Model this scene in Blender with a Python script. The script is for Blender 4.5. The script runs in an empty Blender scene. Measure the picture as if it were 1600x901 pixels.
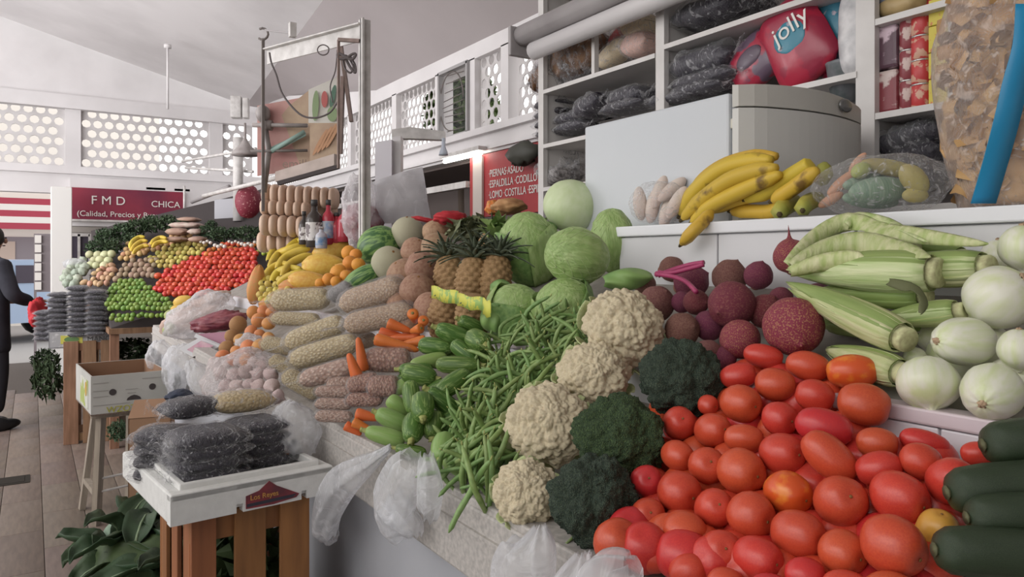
import bpy, math, random
from mathutils import Vector, Matrix, Quaternion, noise
PI = math.pi; TAU = 2*math.pi
random.seed(7)
scn = bpy.context.scene; COL = scn.collection
# ------------------------------------------------------------------ camera
FPX = 1155.0; HY = 405.0; CAMZ = 1.42
YAW = math.atan(750/FPX)
VF = Vector((math.sin(YAW), math.cos(YAW), 0)); VR = Vector((math.cos(YAW), -math.sin(YAW), 0)); VU = Vector((0, 0, 1))
cd = bpy.data.cameras.new('camera'); cam = bpy.data.objects.new('camera', cd); COL.objects.link(cam)
cam.location = (0, 0, CAMZ); cam.rotation_euler = (PI/2, 0, -YAW)
cd.sensor_width = 36; cd.lens = FPX/1600*36; cd.shift_y = -(450.5-HY)/1600
cd.clip_start = .05; cd.clip_end = 200
scn.camera = cam
# ------------------------------------------------------------------ world, light, exposure
scn.view_settings.view_transform = 'Standard'; scn.view_settings.look = 'None'
scn.view_settings.gamma = 1; scn.view_settings.use_curve_mapping = False
scn.view_settings.exposure = 0.0
w = bpy.data.worlds.new('sky'); scn.world = w; w.use_nodes = True
bg = w.node_tree.nodes['Background']; bg.inputs[0].default_value = (1, .97, .96, 1); bg.inputs[1].default_value = 1.6
def area(name, loc, target, sx, sy, power, col=(1, .97, .93)):
    l = bpy.data.lights.new(name, 'AREA'); l.shape = 'RECTANGLE'; l.size = sx; l.size_y = sy; l.energy = power; l.color = col
    o = bpy.data.objects.new(name, l); COL.objects.link(o); o.location = loc
    o.rotation_euler = (Vector(target)-Vector(loc)).to_track_quat('-Z', 'Y').to_euler(); return o
area('added_fill_from_left', (-3.4, 1.5, 3.6), (1.0, 2.6, 1.6), 5, 2.0, 55)  # added area light, lifts the daylight assumed from the left
area('added_fill_to_far_wall', (-3.4, 7.0, 2.4), (0.6, 10.2, 3.7), 5, 2.2, 250, (1, .98, 1))  # added area light that brightens the far wall and ceiling
# ------------------------------------------------------------------ rays through the picture onto real planes
def ray(px, py): return VF + VR*((px-800)/FPX) + VU*((HY-py)/FPX)
CAM = Vector((0, 0, CAMZ))
def at(px, py, zc): return CAM + ray(px, py)*zc
def onz(px, py, z): r = ray(px, py); return CAM + r*((z-CAMZ)/r.z)
def onx(px, py, X): r = ray(px, py); return CAM + r*(X/r.x)
def ony(px, py, Y): r = ray(px, py); return CAM + r*(Y/r.y)
HEAP1 = (Vector((.71, 0, .97)), Vector((-.55, 0, 1)).normalized())
HEAP2 = (Vector((.5, 6.2, 1.0)), Vector((-.3, -.35, 1)).normalized())
def heap(px, py, lift=0, H=HEAP1):
    r = ray(px, py); p0 = H[0]+H[1]*lift
    return CAM + r*((p0-CAM).dot(H[1])/r.dot(H[1]))
def depth(p): return (Vector(p)-CAM).dot(VF)
def rad(p, rpx): return rpx*depth(p)/FPX
def axd(ang, tow=0):
    a = math.radians(ang); t = math.radians(tow)
    return VR*(math.cos(a)*math.cos(t)) + VU*(math.sin(a)*math.cos(t)) - VF*math.sin(t)
def qz(d, roll=0): return Vector(d).to_track_quat('Z', 'Y') @ Quaternion((0, 0, 1), roll)
def qx(d, roll=0): return Vector(d).to_track_quat('X', 'Z') @ Quaternion((1, 0, 0), roll)
# ------------------------------------------------------------------ materials
MATS = {}
def mat(name, col, rough=.5, col2=None, scale=12, bump=0, bscale=60, kind='noise', rnd=0, spec=.4, emit=0, metal=0, sss=0, thr=None, bkind=None, stretch=None, sheen=0):
    if name in MATS: return MATS[name]
    m = bpy.data.materials.new(name); m.use_nodes = True; MATS[name] = m
    nt = m.node_tree; N = nt.nodes; L = nt.links; b = N['Principled BSDF']
    b.inputs['Roughness'].default_value = rough; b.inputs['Specular IOR Level'].default_value = spec; b.inputs['Metallic'].default_value = metal
    if sss: b.inputs['Subsurface Weight'].default_value = sss; b.inputs['Subsurface Radius'].default_value = (.02, .008, .004)
    c = (*col, 1); b.inputs['Base Color'].default_value = c
    tc = N.new('ShaderNodeTexCoord'); vec = tc.outputs['Object']
    if stretch:
        mp = N.new('ShaderNodeMapping'); mp.inputs['Scale'].default_value = stretch; L.new(vec, mp.inputs[0]); vec = mp.outputs[0]
    last = None
    if col2:
        mx = N.new('ShaderNodeMix'); mx.data_type = 'RGBA'; mx.inputs[6].default_value = c; mx.inputs[7].default_value = (*col2, 1)
        if kind == 'vor':
            t = N.new('ShaderNodeTexVoronoi'); t.inputs['Scale'].default_value = scale; o = t.outputs['Distance']
        elif kind == 'wave':
            t = N.new('ShaderNodeTexWave'); t.inputs['Scale'].default_value = scale; t.inputs['Distortion'].default_value = 3; o = t.outputs['Fac']
        else:
            t = N.new('ShaderNodeTexNoise'); t.inputs['Scale'].default_value = scale; t.inputs['Detail'].default_value = 5; o = t.outputs['Fac']
        L.new(vec, t.inputs['Vector'])
        mr = N.new('ShaderNodeMapRange'); lo, hi = thr or (.35, .65); mr.inputs[1].default_value = lo; mr.inputs[2].default_value = hi
        L.new(o, mr.inputs[0]); L.new(mr.outputs[0], mx.inputs[0]); last = mx.outputs[2]
    if rnd:
        oi = N.new('ShaderNodeObjectInfo'); hs = N.new('ShaderNodeHueSaturation')
        m1 = N.new('ShaderNodeMapRange'); m1.inputs[3].default_value = .5-rnd*.06; m1.inputs[4].default_value = .5+rnd*.06
        m2 = N.new('ShaderNodeMapRange'); m2.inputs[3].default_value = 1-rnd*.35; m2.inputs[4].default_value = 1+rnd*.25
        wn = N.new('ShaderNodeMath'); wn.operation = 'FRACT'; ml = N.new('ShaderNodeMath'); ml.operation = 'MULTIPLY'; ml.inputs[1].default_value = 7.31
        L.new(oi.outputs['Random'], m1.inputs[0]); L.new(oi.outputs['Random'], ml.inputs[0]); L.new(ml.outputs[0], wn.inputs[0]); L.new(wn.outputs[0], m2.inputs[0])
        L.new(m1.outputs[0], hs.inputs['Hue']); L.new(m2.outputs[0], hs.inputs['Value'])
        hs.inputs['Color'].default_value = c
        if last: L.new(last, hs.inputs['Color'])
        last = hs.outputs[0]
    if last: L.new(last, b.inputs['Base Color'])
    if bump:
        bt = N.new('ShaderNodeTexVoronoi' if bkind == 'vor' else 'ShaderNodeTexNoise'); bt.inputs['Scale'].default_value = bscale
        if bkind != 'vor': bt.inputs['Detail'].default_value = 4
        L.new(vec, bt.inputs['Vector'])
        bn = N.new('ShaderNodeBump'); bn.inputs['Strength'].default_value = bump; bn.inputs['Distance'].default_value = .004
        if bkind == 'vor': bn.invert = True
        L.new(bt.outputs['Distance' if bkind == 'vor' else 'Fac'], bn.inputs['Height']); L.new(bn.outputs[0], b.inputs['Normal'])
    if emit: b.inputs['Emission Color'].default_value = c; b.inputs['Emission Strength'].default_value = emit
    return m
def film(name, col=(.85, .85, .87), opac=.35, rough=.2, bscale=30, bump=.8, edge=.5, crease=.4):  # crease is the strength of the painted highlight streaks
    if name in MATS: return MATS[name]
    m = bpy.data.materials.new(name); m.use_nodes = True; MATS[name] = m
    nt = m.node_tree; N = nt.nodes; L = nt.links; b = N['Principled BSDF']; out = N['Material Output']
    b.inputs['Base Color'].default_value = (*col, 1); b.inputs['Roughness'].default_value = rough; b.inputs['Specular IOR Level'].default_value = .7
    tr = N.new('ShaderNodeBsdfTransparent'); ms = N.new('ShaderNodeMixShader')
    tl = N.new('ShaderNodeBsdfTranslucent'); tl.inputs[0].default_value = (*col, 1); m2 = N.new('ShaderNodeMixShader'); m2.inputs[0].default_value = .4
    tc = N.new('ShaderNodeTexCoord'); t = N.new('ShaderNodeTexNoise'); t.inputs['Scale'].default_value = bscale; t.inputs['Detail'].default_value = 3; t.inputs['Distortion'].default_value = 1.5
    L.new(tc.outputs['Object'], t.inputs['Vector'])
    bn = N.new('ShaderNodeBump'); bn.inputs['Strength'].default_value = bump; bn.inputs['Distance'].default_value = .01
    L.new(t.outputs[0], bn.inputs['Height']); L.new(bn.outputs[0], b.inputs['Normal'])
    lw = N.new('ShaderNodeLayerWeight'); lw.inputs[0].default_value = .4; L.new(bn.outputs[0], lw.inputs['Normal'])
    mr = N.new('ShaderNodeMapRange'); mr.inputs[3].default_value = opac; mr.inputs[4].default_value = min(1, opac+edge)
    L.new(lw.outputs['Facing'], mr.inputs[0])
    cr = N.new('ShaderNodeTexNoise'); cr.inputs['Scale'].default_value = bscale*.55; cr.inputs['Detail'].default_value = 2; cr.inputs['Distortion'].default_value = 3.5  # white streaks paint highlights into the film along its creases
    L.new(tc.outputs['Object'], cr.inputs['Vector']); cm = N.new('ShaderNodeMapRange'); cm.inputs[1].default_value = .56; cm.inputs[2].default_value = .70; cm.inputs[4].default_value = crease
    L.new(cr.outputs['Fac'], cm.inputs[0]); ad = N.new('ShaderNodeMath'); ad.operation = 'ADD'; ad.use_clamp = True
    L.new(mr.outputs[0], ad.inputs[0]); L.new(cm.outputs[0], ad.inputs[1]); L.new(ad.outputs[0], ms.inputs[0])
    L.new(b.outputs[0], m2.inputs[1]); L.new(tl.outputs[0], m2.inputs[2]); L.new(tr.outputs[0], ms.inputs[1]); L.new(m2.outputs[0], ms.inputs[2]); L.new(ms.outputs[0], out.inputs['Surface'])
    return m
# ------------------------------------------------------------------ mesh helpers
class MB:
    def __init__(s): s.v = []; s.f = []; s.mi = []
    def add(s, vf, mi=0, mx=None):
        v, f = vf; k = len(s.v)
        s.v += [tuple(mx @ Vector(p)) for p in v] if mx is not None else [tuple(p) for p in v]
        s.f += [tuple(i+k for i in g) for g in f]; s.mi += [mi]*len(f); return s
def mesh(name, vf, mats, smooth=True):
    if isinstance(vf, MB): v, f, mi = vf.v, vf.f, vf.mi
    else: v, f = vf; mi = None
    me = bpy.data.meshes.new(name); me.from_pydata([tuple(p) for p in v], [], f)
    for m in (mats if isinstance(mats, (list, tuple)) else [mats]): me.materials.append(m)
    if mi and max(mi): me.polygons.foreach_set('material_index', mi)
    if smooth: me.polygons.foreach_set('use_smooth', [True]*len(f))
    me.update(); return me
def obj(name, me, parent=None, loc=None, rot=None, scale=None):
    o = bpy.data.objects.new(name, me); COL.objects.link(o); o.rotation_mode = 'QUATERNION'
    if loc is not None: o.location = loc
    if rot is not None: o.rotation_quaternion = rot
    if scale is not None: o.scale = scale if hasattr(scale, '__len__') else (scale,)*3
    if parent: o.parent = parent
    return o
def tag(o, label=None, cat=None, group=None, kind=None):
    if label: o['label'] = label
    if cat: o['category'] = cat
    if group: o['group'] = group
    if kind: o['kind'] = kind
    return o
def empty(name, loc=(0, 0, 0), rot=None): return obj(name, None, None, loc, rot)
# prototype = (root mesh or None, [(part name, mesh, matrix or None, [sub-parts], label)])
def place(name, proto, loc, rot=None, scale=1, label=None, cat=None, group=None, parts=True):
    root, kids = proto
    o = obj(name, root, None, loc, rot, scale); tag(o, label, cat, group)
    if parts:
        for kk in kids:
            nm, me, mx, subs = kk[:4]
            c = obj(nm, me, o)
            if mx is not None: c.matrix_local = mx
            if len(kk) > 4: c['label'] = kk[4]
            for sn, sm, smx in subs:
                d = obj(sn, sm, c)
                if smx is not None: d.matrix_local = smx
    return o
def box(x0, x1, y0, y1, z0, z1):
    v = [(x, y, z) for z in (z0, z1) for y in (y0, y1) for x in (x0, x1)]
    return v, [(0, 2, 3, 1), (4, 5, 7, 6), (0, 1, 5, 4), (2, 6, 7, 3), (0, 4, 6, 2), (1, 3, 7, 5)]
def cbox(cx, cy, cz, sx, sy, sz): return box(cx-sx/2, cx+sx/2, cy-sy/2, cy+sy/2, cz-sz/2, cz+sz/2)
def bbox(x0, x1, y0, y1, z0, z1, b=.004):
    import bmesh
    bm = bmesh.new(); v, f = box(x0, x1, y0, y1, z0, z1); vs = [bm.verts.new(p) for p in v]
    for g in f: bm.faces.new([vs[i] for i in g])
    bmesh.ops.bevel(bm, geom=bm.edges[:], offset=b, segments=2, affect='EDGES', profile=.5)
    bm.verts.index_update(); r = [v.co.copy() for v in bm.verts], [tuple(v.index for v in f.verts) for f in bm.faces]; bm.free(); return r
def sphere(nu, nv, fn=None, r=1):
    v = []; f = []
    for j in range(1, nv):
        th = PI*j/nv
        for i in range(nu):
            ph = TAU*i/nu; v.append(Vector((math.sin(th)*math.cos(ph), math.sin(th)*math.sin(ph), math.cos(th))))
    t = len(v); v += [Vector((0, 0, 1)), Vector((0, 0, -1))]
    for j in range(nv-2):
        for i in range(nu):
            a = j*nu+i; b = j*nu+(i+1) % nu; f.append((a, a+nu, b+nu, b))
    for i in range(nu):
        f.append((t, i, (i+1) % nu)); k = (nv-2)*nu; f.append((t+1, k+(i+1) % nu, k+i))
    v = [fn(p) if fn else p*r for p in v]; return v, f
def lathe(prof, n=16, fn=None, capb=True, capt=True):
    v = []; f = []
    for j, (r, z) in enumerate(prof):
        for i in range(n):
            a = TAU*i/n; p = Vector((r*math.cos(a), r*math.sin(a), z)); v.append(fn(p, a, j/(len(prof)-1)) if fn else p)
    for j in range(len(prof)-1):
        for i in range(n):
            a = j*n+i; b = j*n+(i+1) % n; f.append((a, b, b+n, a+n))
    if capb: f.append(tuple(range(n-1, -1, -1)))
    if capt: k = (len(prof)-1)*n; f.append(tuple(k+i for i in range(n)))
    return v, f
def sm(prof, n=3): return [(max(.001, p.x), p.z) for p in smoothcurve([(r, 0, z) for r, z in prof], n)]
def tube(pts, rads, n=8, flat=1.0):
    pts = [Vector(p) for p in pts]; m = len(pts)
    if not hasattr(rads, '__len__'): rads = [rads]*m
    v = []; f = []; up = None
    for k in range(m):
        d = (pts[min(k+1, m-1)]-pts[max(k-1, 0)]).normalized()
        if up is None: up = Vector((0, 0, 1)) if abs(d.z) < .9 else Vector((1, 0, 0))
        s = d.cross(up).normalized(); up = s.cross(d).normalized()
        for i in range(n):
            a = TAU*i/n; v.append(pts[k]+s*(rads[k]*math.cos(a))+up*(rads[k]*flat*math.sin(a)))
    for k in range(m-1):
        for i in range(n):
            a = k*n+i; b = k*n+(i+1) % n; f.append((a, b, b+n, a+n))
    f.append(tuple(range(n-1, -1, -1))); f.append(tuple((m-1)*n+i for i in range(n))); return v, f
def sheet(nu, nv, fn):
    v = [Vector(fn(i/nu, j/nv)) for j in range(nv+1) for i in range(nu+1)]
    f = [(j*(nu+1)+i, j*(nu+1)+i+1, (j+1)*(nu+1)+i+1, (j+1)*(nu+1)+i) for j in range(nv) for i in range(nu)]
    return v, f
def smoothcurve(P, n=5):
    P = [Vector(p) for p in P]; out = []
    for i in range(len(P)-1):
        p0 = P[max(i-1, 0)]; p1 = P[i]; p2 = P[i+1]; p3 = P[min(i+2, len(P)-1)]
        for k in range(n):
            t = k/n; out.append(.5*((2*p1)+(p2-p0)*t+(2*p0-5*p1+4*p2-p3)*t*t+(3*p1-p0-3*p2+p3)*t**3))
    out.append(P[-1]); return out
def nz(p, s=1, seed=0): return noise.noise(Vector(p)*s+Vector((seed*3.7, seed*1.3, seed*9.1)))
def text(name, body, size, m, loc, rot, parent=None, align='LEFT', ext=.001, sx=1):
    c = bpy.data.curves.new('lettering', 'FONT'); c.body = body; c.size = size; c.align_x = align; c.extrude = ext
    o = bpy.data.objects.new('tmp', c); COL.objects.link(o); dg = bpy.context.evaluated_depsgraph_get(); dg.update()
    me = bpy.data.meshes.new_from_object(o.evaluated_get(dg)); bpy.data.objects.remove(o)
    me.materials.clear(); me.materials.append(m); me.name = name
    q = obj(name, me, parent, loc, rot); q.scale = (sx, 1, 1); return q
def ordw(n):
    W = ['first', 'second', 'third', 'fourth', 'fifth', 'sixth', 'seventh', 'eighth', 'ninth', 'tenth', 'eleventh', 'twelfth', 'thirteenth', 'fourteenth', 'fifteenth', 'sixteenth']
    return W[n-1] if n <= 16 else str(n)+'th'
def matq(loc, q, s=1): return Matrix.LocRotScale(Vector(loc), q, Vector((s, s, s)) if not hasattr(s, '__len__') else Vector(s))
# ================================================================== THE SETTING
m_plaster = mat('white_plaster', (.72, .70, .70), .75, (.64, .62, .62), 2, bump=.15, bscale=20)
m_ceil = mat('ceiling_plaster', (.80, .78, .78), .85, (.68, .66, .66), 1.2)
m_ceil2 = mat('ceiling_plaster_shaded', (.46, .42, .42), .85, (.42, .38, .38), 1.2)  # darker copy of the ceiling plaster, the right panel's shade put into its colour
m_latt = mat('lattice_concrete', (.62, .60, .60), .8, (.55, .53, .52), 6)
m_tile = mat('floor_tile_brown', (.20, .155, .125), .5, (.15, .115, .095), 7, rnd=.25, stretch=(6, 1, 1))
m_grout = mat('floor_grout', (.09, .075, .065), .9)
m_dark = mat('dark_recess', (.06, .05, .05), .9)
m_steelw = mat('white_painted_steel', (.66, .64, .62), .45, (.50, .48, .46), 15)
XW = 2.87; YB = 11.5
def st(o): o['kind'] = 'structure'; return o
floor = st(obj('floor', mesh('floor', box(-9, 4, -3, 30, -.12, -.006), m_grout, False)))
tm = mesh('floor_tile', bbox(-.0985, .0985, -.2985, .2985, -.02, 0, .002), m_tile)
for i in range(8):
    for j in range(13):
        x = -.95+.2*i+.1; y = 1.9+.6*j+(.3 if i % 2 else 0)
        if i > 0 or j > 2: obj('floor_tile', tm, floor, (x, y, 0))
gr = obj('floor_drain', mesh('floor_drain', MB().add(box(-.12, .12, -.1, .1, 0, .004)).add(box(-.09, .09, -.07, .07, .004, .006)), mat('drain_metal', (.05, .045, .04), .95, spec=0), False), floor, onz(12, 752, 0))
# ceiling: two sloping plaster panels meeting in a crease, the right one curving down to the stall wall
def lerp(a, b, t): return a+(b-a)*t
def crease(t): return Vector((lerp(1.18, 2.66, t), lerp(-3.2, 11.35, t), 3.72-.02*t))
def zw(y): return 3.0 if y < 6.6 else lerp(3.0, 3.6, min(1, (y-6.6)/3.6)) + max(0, y-10.2)*.06
def lpan(u, v):
    c = crease(v); y = c.y; b = lerp(3.2, 1.67, v)  # rise towards the aisle
    o = Vector((-3.6, y, lerp(5.3, 5.35, v))); p = c.lerp(o, u); return p
def rpan(u, v):
    c = crease(v); e = Vector((XW+.08, c.y, zw(c.y)+.02)); p = c.lerp(e, u); p.z += .10*math.sin(PI*u)*(1-v); return p
def thick(s, d):
    v, f = s; n = len(v); v2 = [p+Vector((0, 0, d)) for p in v]; return v+v2, f+[tuple(n+i for i in reversed(g)) for g in f]
st(obj('ceiling', mesh('ceiling', thick(sheet(20, 20, lpan), .12), m_ceil)))
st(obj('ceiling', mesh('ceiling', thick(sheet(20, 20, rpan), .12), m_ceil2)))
st(obj('wall_added_light_block', mesh('wall_added_light_block', box(-3.7, 3.2, -3.3, -3.1, 0, 5.6), m_plaster, False)))  # unseen wall added behind the camera to cut the light from there
# lattice blocks with round holes
def lattice(w, h, p, r, th=.03):
    mb = MB(); rows = max(1, int(h/(p*.88))); rh = h/rows; cols = max(1, int(w/p)); cw = w/cols
    def cell(cx, cy, a, b):
        O = [(-a, -b), (0, -b), (a, -b), (a, 0), (a, b), (0, b), (-a, b), (-a, 0)]
        A = [225, 270, 315, 0, 45, 90, 135, 180]; v = []
        for z in (0, th):
            v += [(cx+x, z, cy+y) for x, y in O]; v += [(cx+r*math.cos(math.radians(g)), z, cy+r*math.sin(math.radians(g))) for g in A]
        f = []
        for i in range(8):
            j = (i+1) % 8
            f += [(i, j, 8+j, 8+i), (16+j, 16+i, 24+i, 24+j), (8+i, 8+j, 24+j, 24+i)]
        mb.add((v, f))
    for k in range(rows):
        cy = rh*(k+.5)
        if k % 2 == 0:
            for i in range(cols): cell(cw*(i+.5), cy, cw/2, rh/2)
        else:
            mb.add(box(0, cw/2, 0, th, cy-rh/2, cy+rh/2)); mb.add(box(w-cw/2, w, 0, th, cy-rh/2, cy+rh/2))
            for i in range(cols-1): cell(cw*(i+1), cy, cw/2, rh/2)
    return mb
# back wall (Y = YB): opening to the street on its left, shop sign and shutter on its right
wb = MB()
wb.add(box(-4, 3.0, YB, YB+.2, 2.30, 2.62)); wb.add(box(-4, 3.0, YB-.06, YB+.2, 2.56, 2.66))
wb.add(box(-4, 3.0, YB, YB+.2, 3.46, 5.5)); wb.add(box(-4, 3.0, YB-.10, YB+.05, 3.42, 3.60)); wb.add(box(.36, 3.0, YB+.9, YB+1.1, 0, 2.3)); wb.add(box(.36, .5, YB, YB+.9, 0, 2.3))
wb.add(box(.42, 2.95, YB-.235, YB+.3, 1.86, 2.50))
wall_back = st(obj('wall_back', mesh('wall_back', wb, m_plaster, False)))
for x0, x1 in ((-3.2, .37), (.55, 2.18), (2.36, 2.8)):
    obj('lattice_block', mesh('lattice_block', lattice(x1-x0, .80, .135, .056), m_latt, False), wall_back, (x0, YB+.04, 2.66))
for x in (.46, 2.27): obj('lattice_post', mesh('lattice_post', box(x-.09, x+.09, YB-.03, YB+.15, 2.66, 3.46), m_plaster, False), wall_back)
# right wall above the stalls (X = XW)
wr = MB()
wr.add(box(XW, XW+.2, -1, 11.5, 2.22, 2.40)); wr.add(box(XW-.05, XW+.2, 3.2, 11.5, 2.36, 2.41)); wr.add(box(XW-.03, XW, 3.2, 11.5, 2.24, 2.27))
wr.add(box(XW, XW+.2, -3.2, 4.02, 2.4, 3.05)); wr.add(box(XW, XW+.2, -3.2, 3.45, 0, 2.25))
wr.add(box(XW, XW+.2, 3.2, 6.9, 2.97, 3.10))
wv, wf = [], []
ys = [6.9, 7.5, 8.3, 9.2, 10.2, 11.5]
for y in ys: wv += [(XW, y, 2.97), (XW, y, zw(y)+.05), (XW+.2, y, 2.97), (XW+.2, y, zw(y)+.05)]
for k in range(len(ys)-1): a = 4*k; wf += [(a, a+4, a+5, a+1), (a+2, a+3, a+7, a+6), (a, a+2, a+6, a+4)]
wr.add((wv, wf))
wall_right = st(obj('wall_right', mesh('wall_right', wr, m_plaster, False)))
qr = Quaternion((0, 0, 1), PI/2)
for y0, y1 in ((4.12, 4.42), (4.62, 4.95), (5.62, 6.42), (6.52, 7.6), (7.7, 9.4), (9.5, 11.3)):
    obj('lattice_block', mesh('lattice_block', lattice(y1-y0, .57, .088, .0395, .008), m_latt, False), wall_right, (XW+.06, y0, 2.405), qr)
for y in (4.07, 4.52, 5.0, 5.57, 6.47, 7.65, 9.45): obj('lattice_post', mesh('lattice_post', box(XW, XW+.12, y-.05, y+.05, 2.40, 2.98), m_plaster, False), wall_right)
# window with trees outside
wn = st(obj('window_1', None, None, (XW, 5.28, 2.69)))
fr = MB()
for a in (-.24, .24): fr.add(cbox(0, a, 0, .05, .025, .56))
for a in (-.275, .275): fr.add(cbox(0, 0, a, .05, .5, .025))
obj('window_frame', mesh('window_frame', fr, mat('window_frame_metal', (.35, .34, .34), .5), False), wn)
gm = MB()
for k in range(9):
    z = -.22+.055*k; gm.add(tube([(0.0, -.16, z), (0.0, .20-.02*abs(k-4), z+.02*math.sin(k))], .004, 5))
gm.add(tube([(0, .05+.20*math.cos(t*PI/12), .02+.24*math.sin(t*PI/12)) for t in range(-6, 13)], .006, 5))
obj('grille', mesh('grille', gm, mat('rust_dark_iron', (.16, .14, .13), .6)), wn)
obj('window_pane', mesh('window_pane', cbox(.03, 0, 0, .004, .47, .54), film('window_glass', (.25, .26, .26), .03, .05, 1, 0, .1, 0), False), wn)
m_leafout = mat('outdoor_leaves', (.03, .05, .02), .6, (.10, .15, .035), 9)
def leafball(n, R, ls, seed, flat=1.0):
    rs = random.Random(seed); mb = MB()
    for _ in range(n):
        d = Vector((rs.gauss(0, 1), rs.gauss(0, 1), rs.gauss(0, 1))).normalized()*R*rs.uniform(.5, 1); d.z *= flat
        q = Quaternion(Vector((rs.gauss(0, 1), rs.gauss(0, 1), rs.gauss(0, 1))).normalized(), rs.uniform(0, 3)); s = ls*rs.uniform(.6, 1.3)
        mb.add(([q@Vector(p)*s+d for p in ((0, -1, 0), (.45, 0, .12), (0, 1, 0), (-.45, 0, .12), (0, 0, -.1))], [(0, 1, 4), (1, 2, 4), (2, 3, 4), (3, 0, 4)]))
    return mb
tr = empty('tree', (3.75, 6.75, 0)); tag(tr, 'leafy tree seen outside through the small window in the right wall', 'tree')
obj('trunk', mesh('trunk', tube([(0, 0, 0), (.05, 0, 1.5), (0, .05, 3)], [.08, .06, .04], 8), mat('bark', (.12, .09, .07), .9)), tr)
obj('crown', mesh('crown', leafball(2600, .40, .07, 3, 1.25), m_leafout, False), tr, (0, 0, 2.95))
# columns and door posts
col = st(obj('trim_1', mesh('column', bbox(-.11, .11, -.11, .11, 0, 2.3, .01), mat('column_paint', (.74, .73, .70), .6), False), None, (.30, 10.6, 0)))
# stall openings in the right wall: beam, dark interiors, red menu board
st(obj('trim_2', mesh('trim', MB().add(box(XW-.04, XW+.02, 5.02, 11.4, 1.98, 2.03)).add(box(XW, XW+.06, 6.30, 6.36, 0, 2.2)), m_steelw, False)))
st(obj('wall_stall_interior', mesh('wall', MB().add(box(XW+.9, XW+1.0, 3, 11.6, 0, 2.3)).add(box(XW, XW+1, 11.5, 11.6, 0, 2.3)).add(box(XW, XW+1, 3.3, 3.4, 0, 2.3)).add(box(XW+.1, XW+1, 3.3, 11.6, 2.2, 2.26)), mat('stall_interior_paint', (.16, .13, .12), .8), False)))
m_red = mat('menu_board_red', (.42, .04, .04), .5, (.32, .03, .035), 4)
m_cream = mat('lettering_white', (.75, .72, .68), .6)
bd = obj('menu_board', mesh('board', box(XW-.01, XW+.03, 4.02, onx(736, 300, XW).y, 1.74, 2.21), m_red, False)); tag(bd, 'red meat menu board with white lettering behind the green cabbages', 'sign')
rt = Matrix(((0, 0, -1), (-1, 0, 0), (0, 1, 0))).to_quaternion()
# text runs towards -Y (to the right in the picture)
for k, s in enumerate(('·PIERNAS·ASADO', '·ESPALDILLA ·CODILLO', '·LOMO ·COSTILLA ·ESPINAZO')):
    text('lettering', s, .078, m_cream, (XW-.014, onx(766, 300, XW).y, 2.03-.079*k), rt, bd, sx=.78)
obj('pale_post', mesh('post', box(XW-.03, XW-.012, onx(758, 300, XW).y, onx(744, 300, XW).y, 1.3, 2.2), mat('pale_post_paint', (.62, .55, .50), .6), False), bd)
tag(obj('shop_bag', mesh('bag', sphere(12, 8, lambda p: Vector((p.x*.06, p.y*.17+nz(p, 2, 4)*.06, p.z*.08+nz(p, 3)*.04))), mat('dark_bag', (.05, .05, .04), .6)), None, (XW-.1, onx(816, 300, XW-.1).y, 2.13)), 'dark bag hanging above the red menu board', 'bag')
# fluorescent lamps of the stalls
def tubelamp(loc, L, ang, label, strength=6):
    o = obj('fluorescent_lamp', None, None, loc, Quaternion((0, 0, 1), ang)); tag(o, label, 'lamp', None)
    obj('housing', mesh('housing', cbox(0, 0, .035, L, .07, .03), m_steelw, False), o)
    obj('lamp_tube', mesh('lamp_tube', tube([(-L/2+.02, 0, 0), (L/2-.02, 0, 0)], .016, 8), mat('lamp_glow', (1, .98, .9), .5, emit=strength)), o)
    return o
p = onx(722, 246, 2.80); tubelamp((2.80, p.y, p.z), .62, PI/2, 'lit fluorescent tube under the beam left of the red menu board', 9)
p = ony(243, 299, 11.3); tubelamp((p.x, 11.3, p.z), .24, 0, 'short lit tube above the dark red shop sign, left one')
p = ony(284, 301, 11.3); tubelamp((p.x, 11.3, p.z), .20, 0, 'short lit tube above the dark red shop sign, right one')
# hanging lamp rod from the ceiling and the small white fittings
rd = obj('ceiling_rod', None, None, at(262, 120, 8.5)); tag(rd, 'thin white rod hanging from the ceiling in front of the far lattice', 'lamp rod')
obj('rod', mesh('rod', tube([(0, 0, -.37), (0, 0, .36)], .014, 6), m_plaster), rd); obj('ceiling_cap', mesh('cap', tube([(0, 0, .33), (0, 0, .37)], .04, 8), m_plaster), rd)
sp = obj('wall_speaker', None, None, at(374, 168, 9.6), Quaternion((0, 0, 1), -.4)); tag(sp, 'small white twin box fixed high beside the far lattice', 'speaker')
obj('cabinet_body', mesh('body', bbox(-.10, .03, -.07, .07, -.14, .14, .01), m_steelw), sp); obj('side_cabinet', mesh('body', bbox(.045, .12, -.06, .06, -.14, .12, .01), m_steelw), sp)
# dark red shop sign on the back wall, shutter, window panel
m_sign = mat('sign_dark_red', (.26, .03, .055), .5, (.12, .02, .05), 1.5)
x0 = ony(103, 340, 11.2).x; x1 = ony(287, 340, 11.2).x
sg = obj('shop_sign', mesh('sign', box(x0, x1, 11.2, 11.26, 1.94, 2.36), m_sign, False)); tag(sg, 'dark red shop sign with pale lettering on the far wall', 'sign')
QRY = Matrix(((1, 0, 0), (0, 0, -1), (0, 1, 0))).to_quaternion()
text('lettering', 'F M D', .16, m_cream, (x0+.28, 11.19, 2.15), QRY, sg); text('lettering', 'CHICA', .12, m_cream, (x0+1.0, 11.19, 2.14), QRY, sg)
text('lettering', '(Calidad, Precios y Buen Servicio)', .10, m_cream, (x0+.12, 11.19, 1.99), QRY, sg)
obj('sign_edge', mesh('edge', box(x0, x1, 11.18, 11.27, 1.92, 1.945), m_steelw, False), sg)
sh = empty('roller_shutter', (0, 11.3, 0)); tag(sh, 'grey horizontal slat shutter below the dark red sign', 'shutter')
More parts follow.
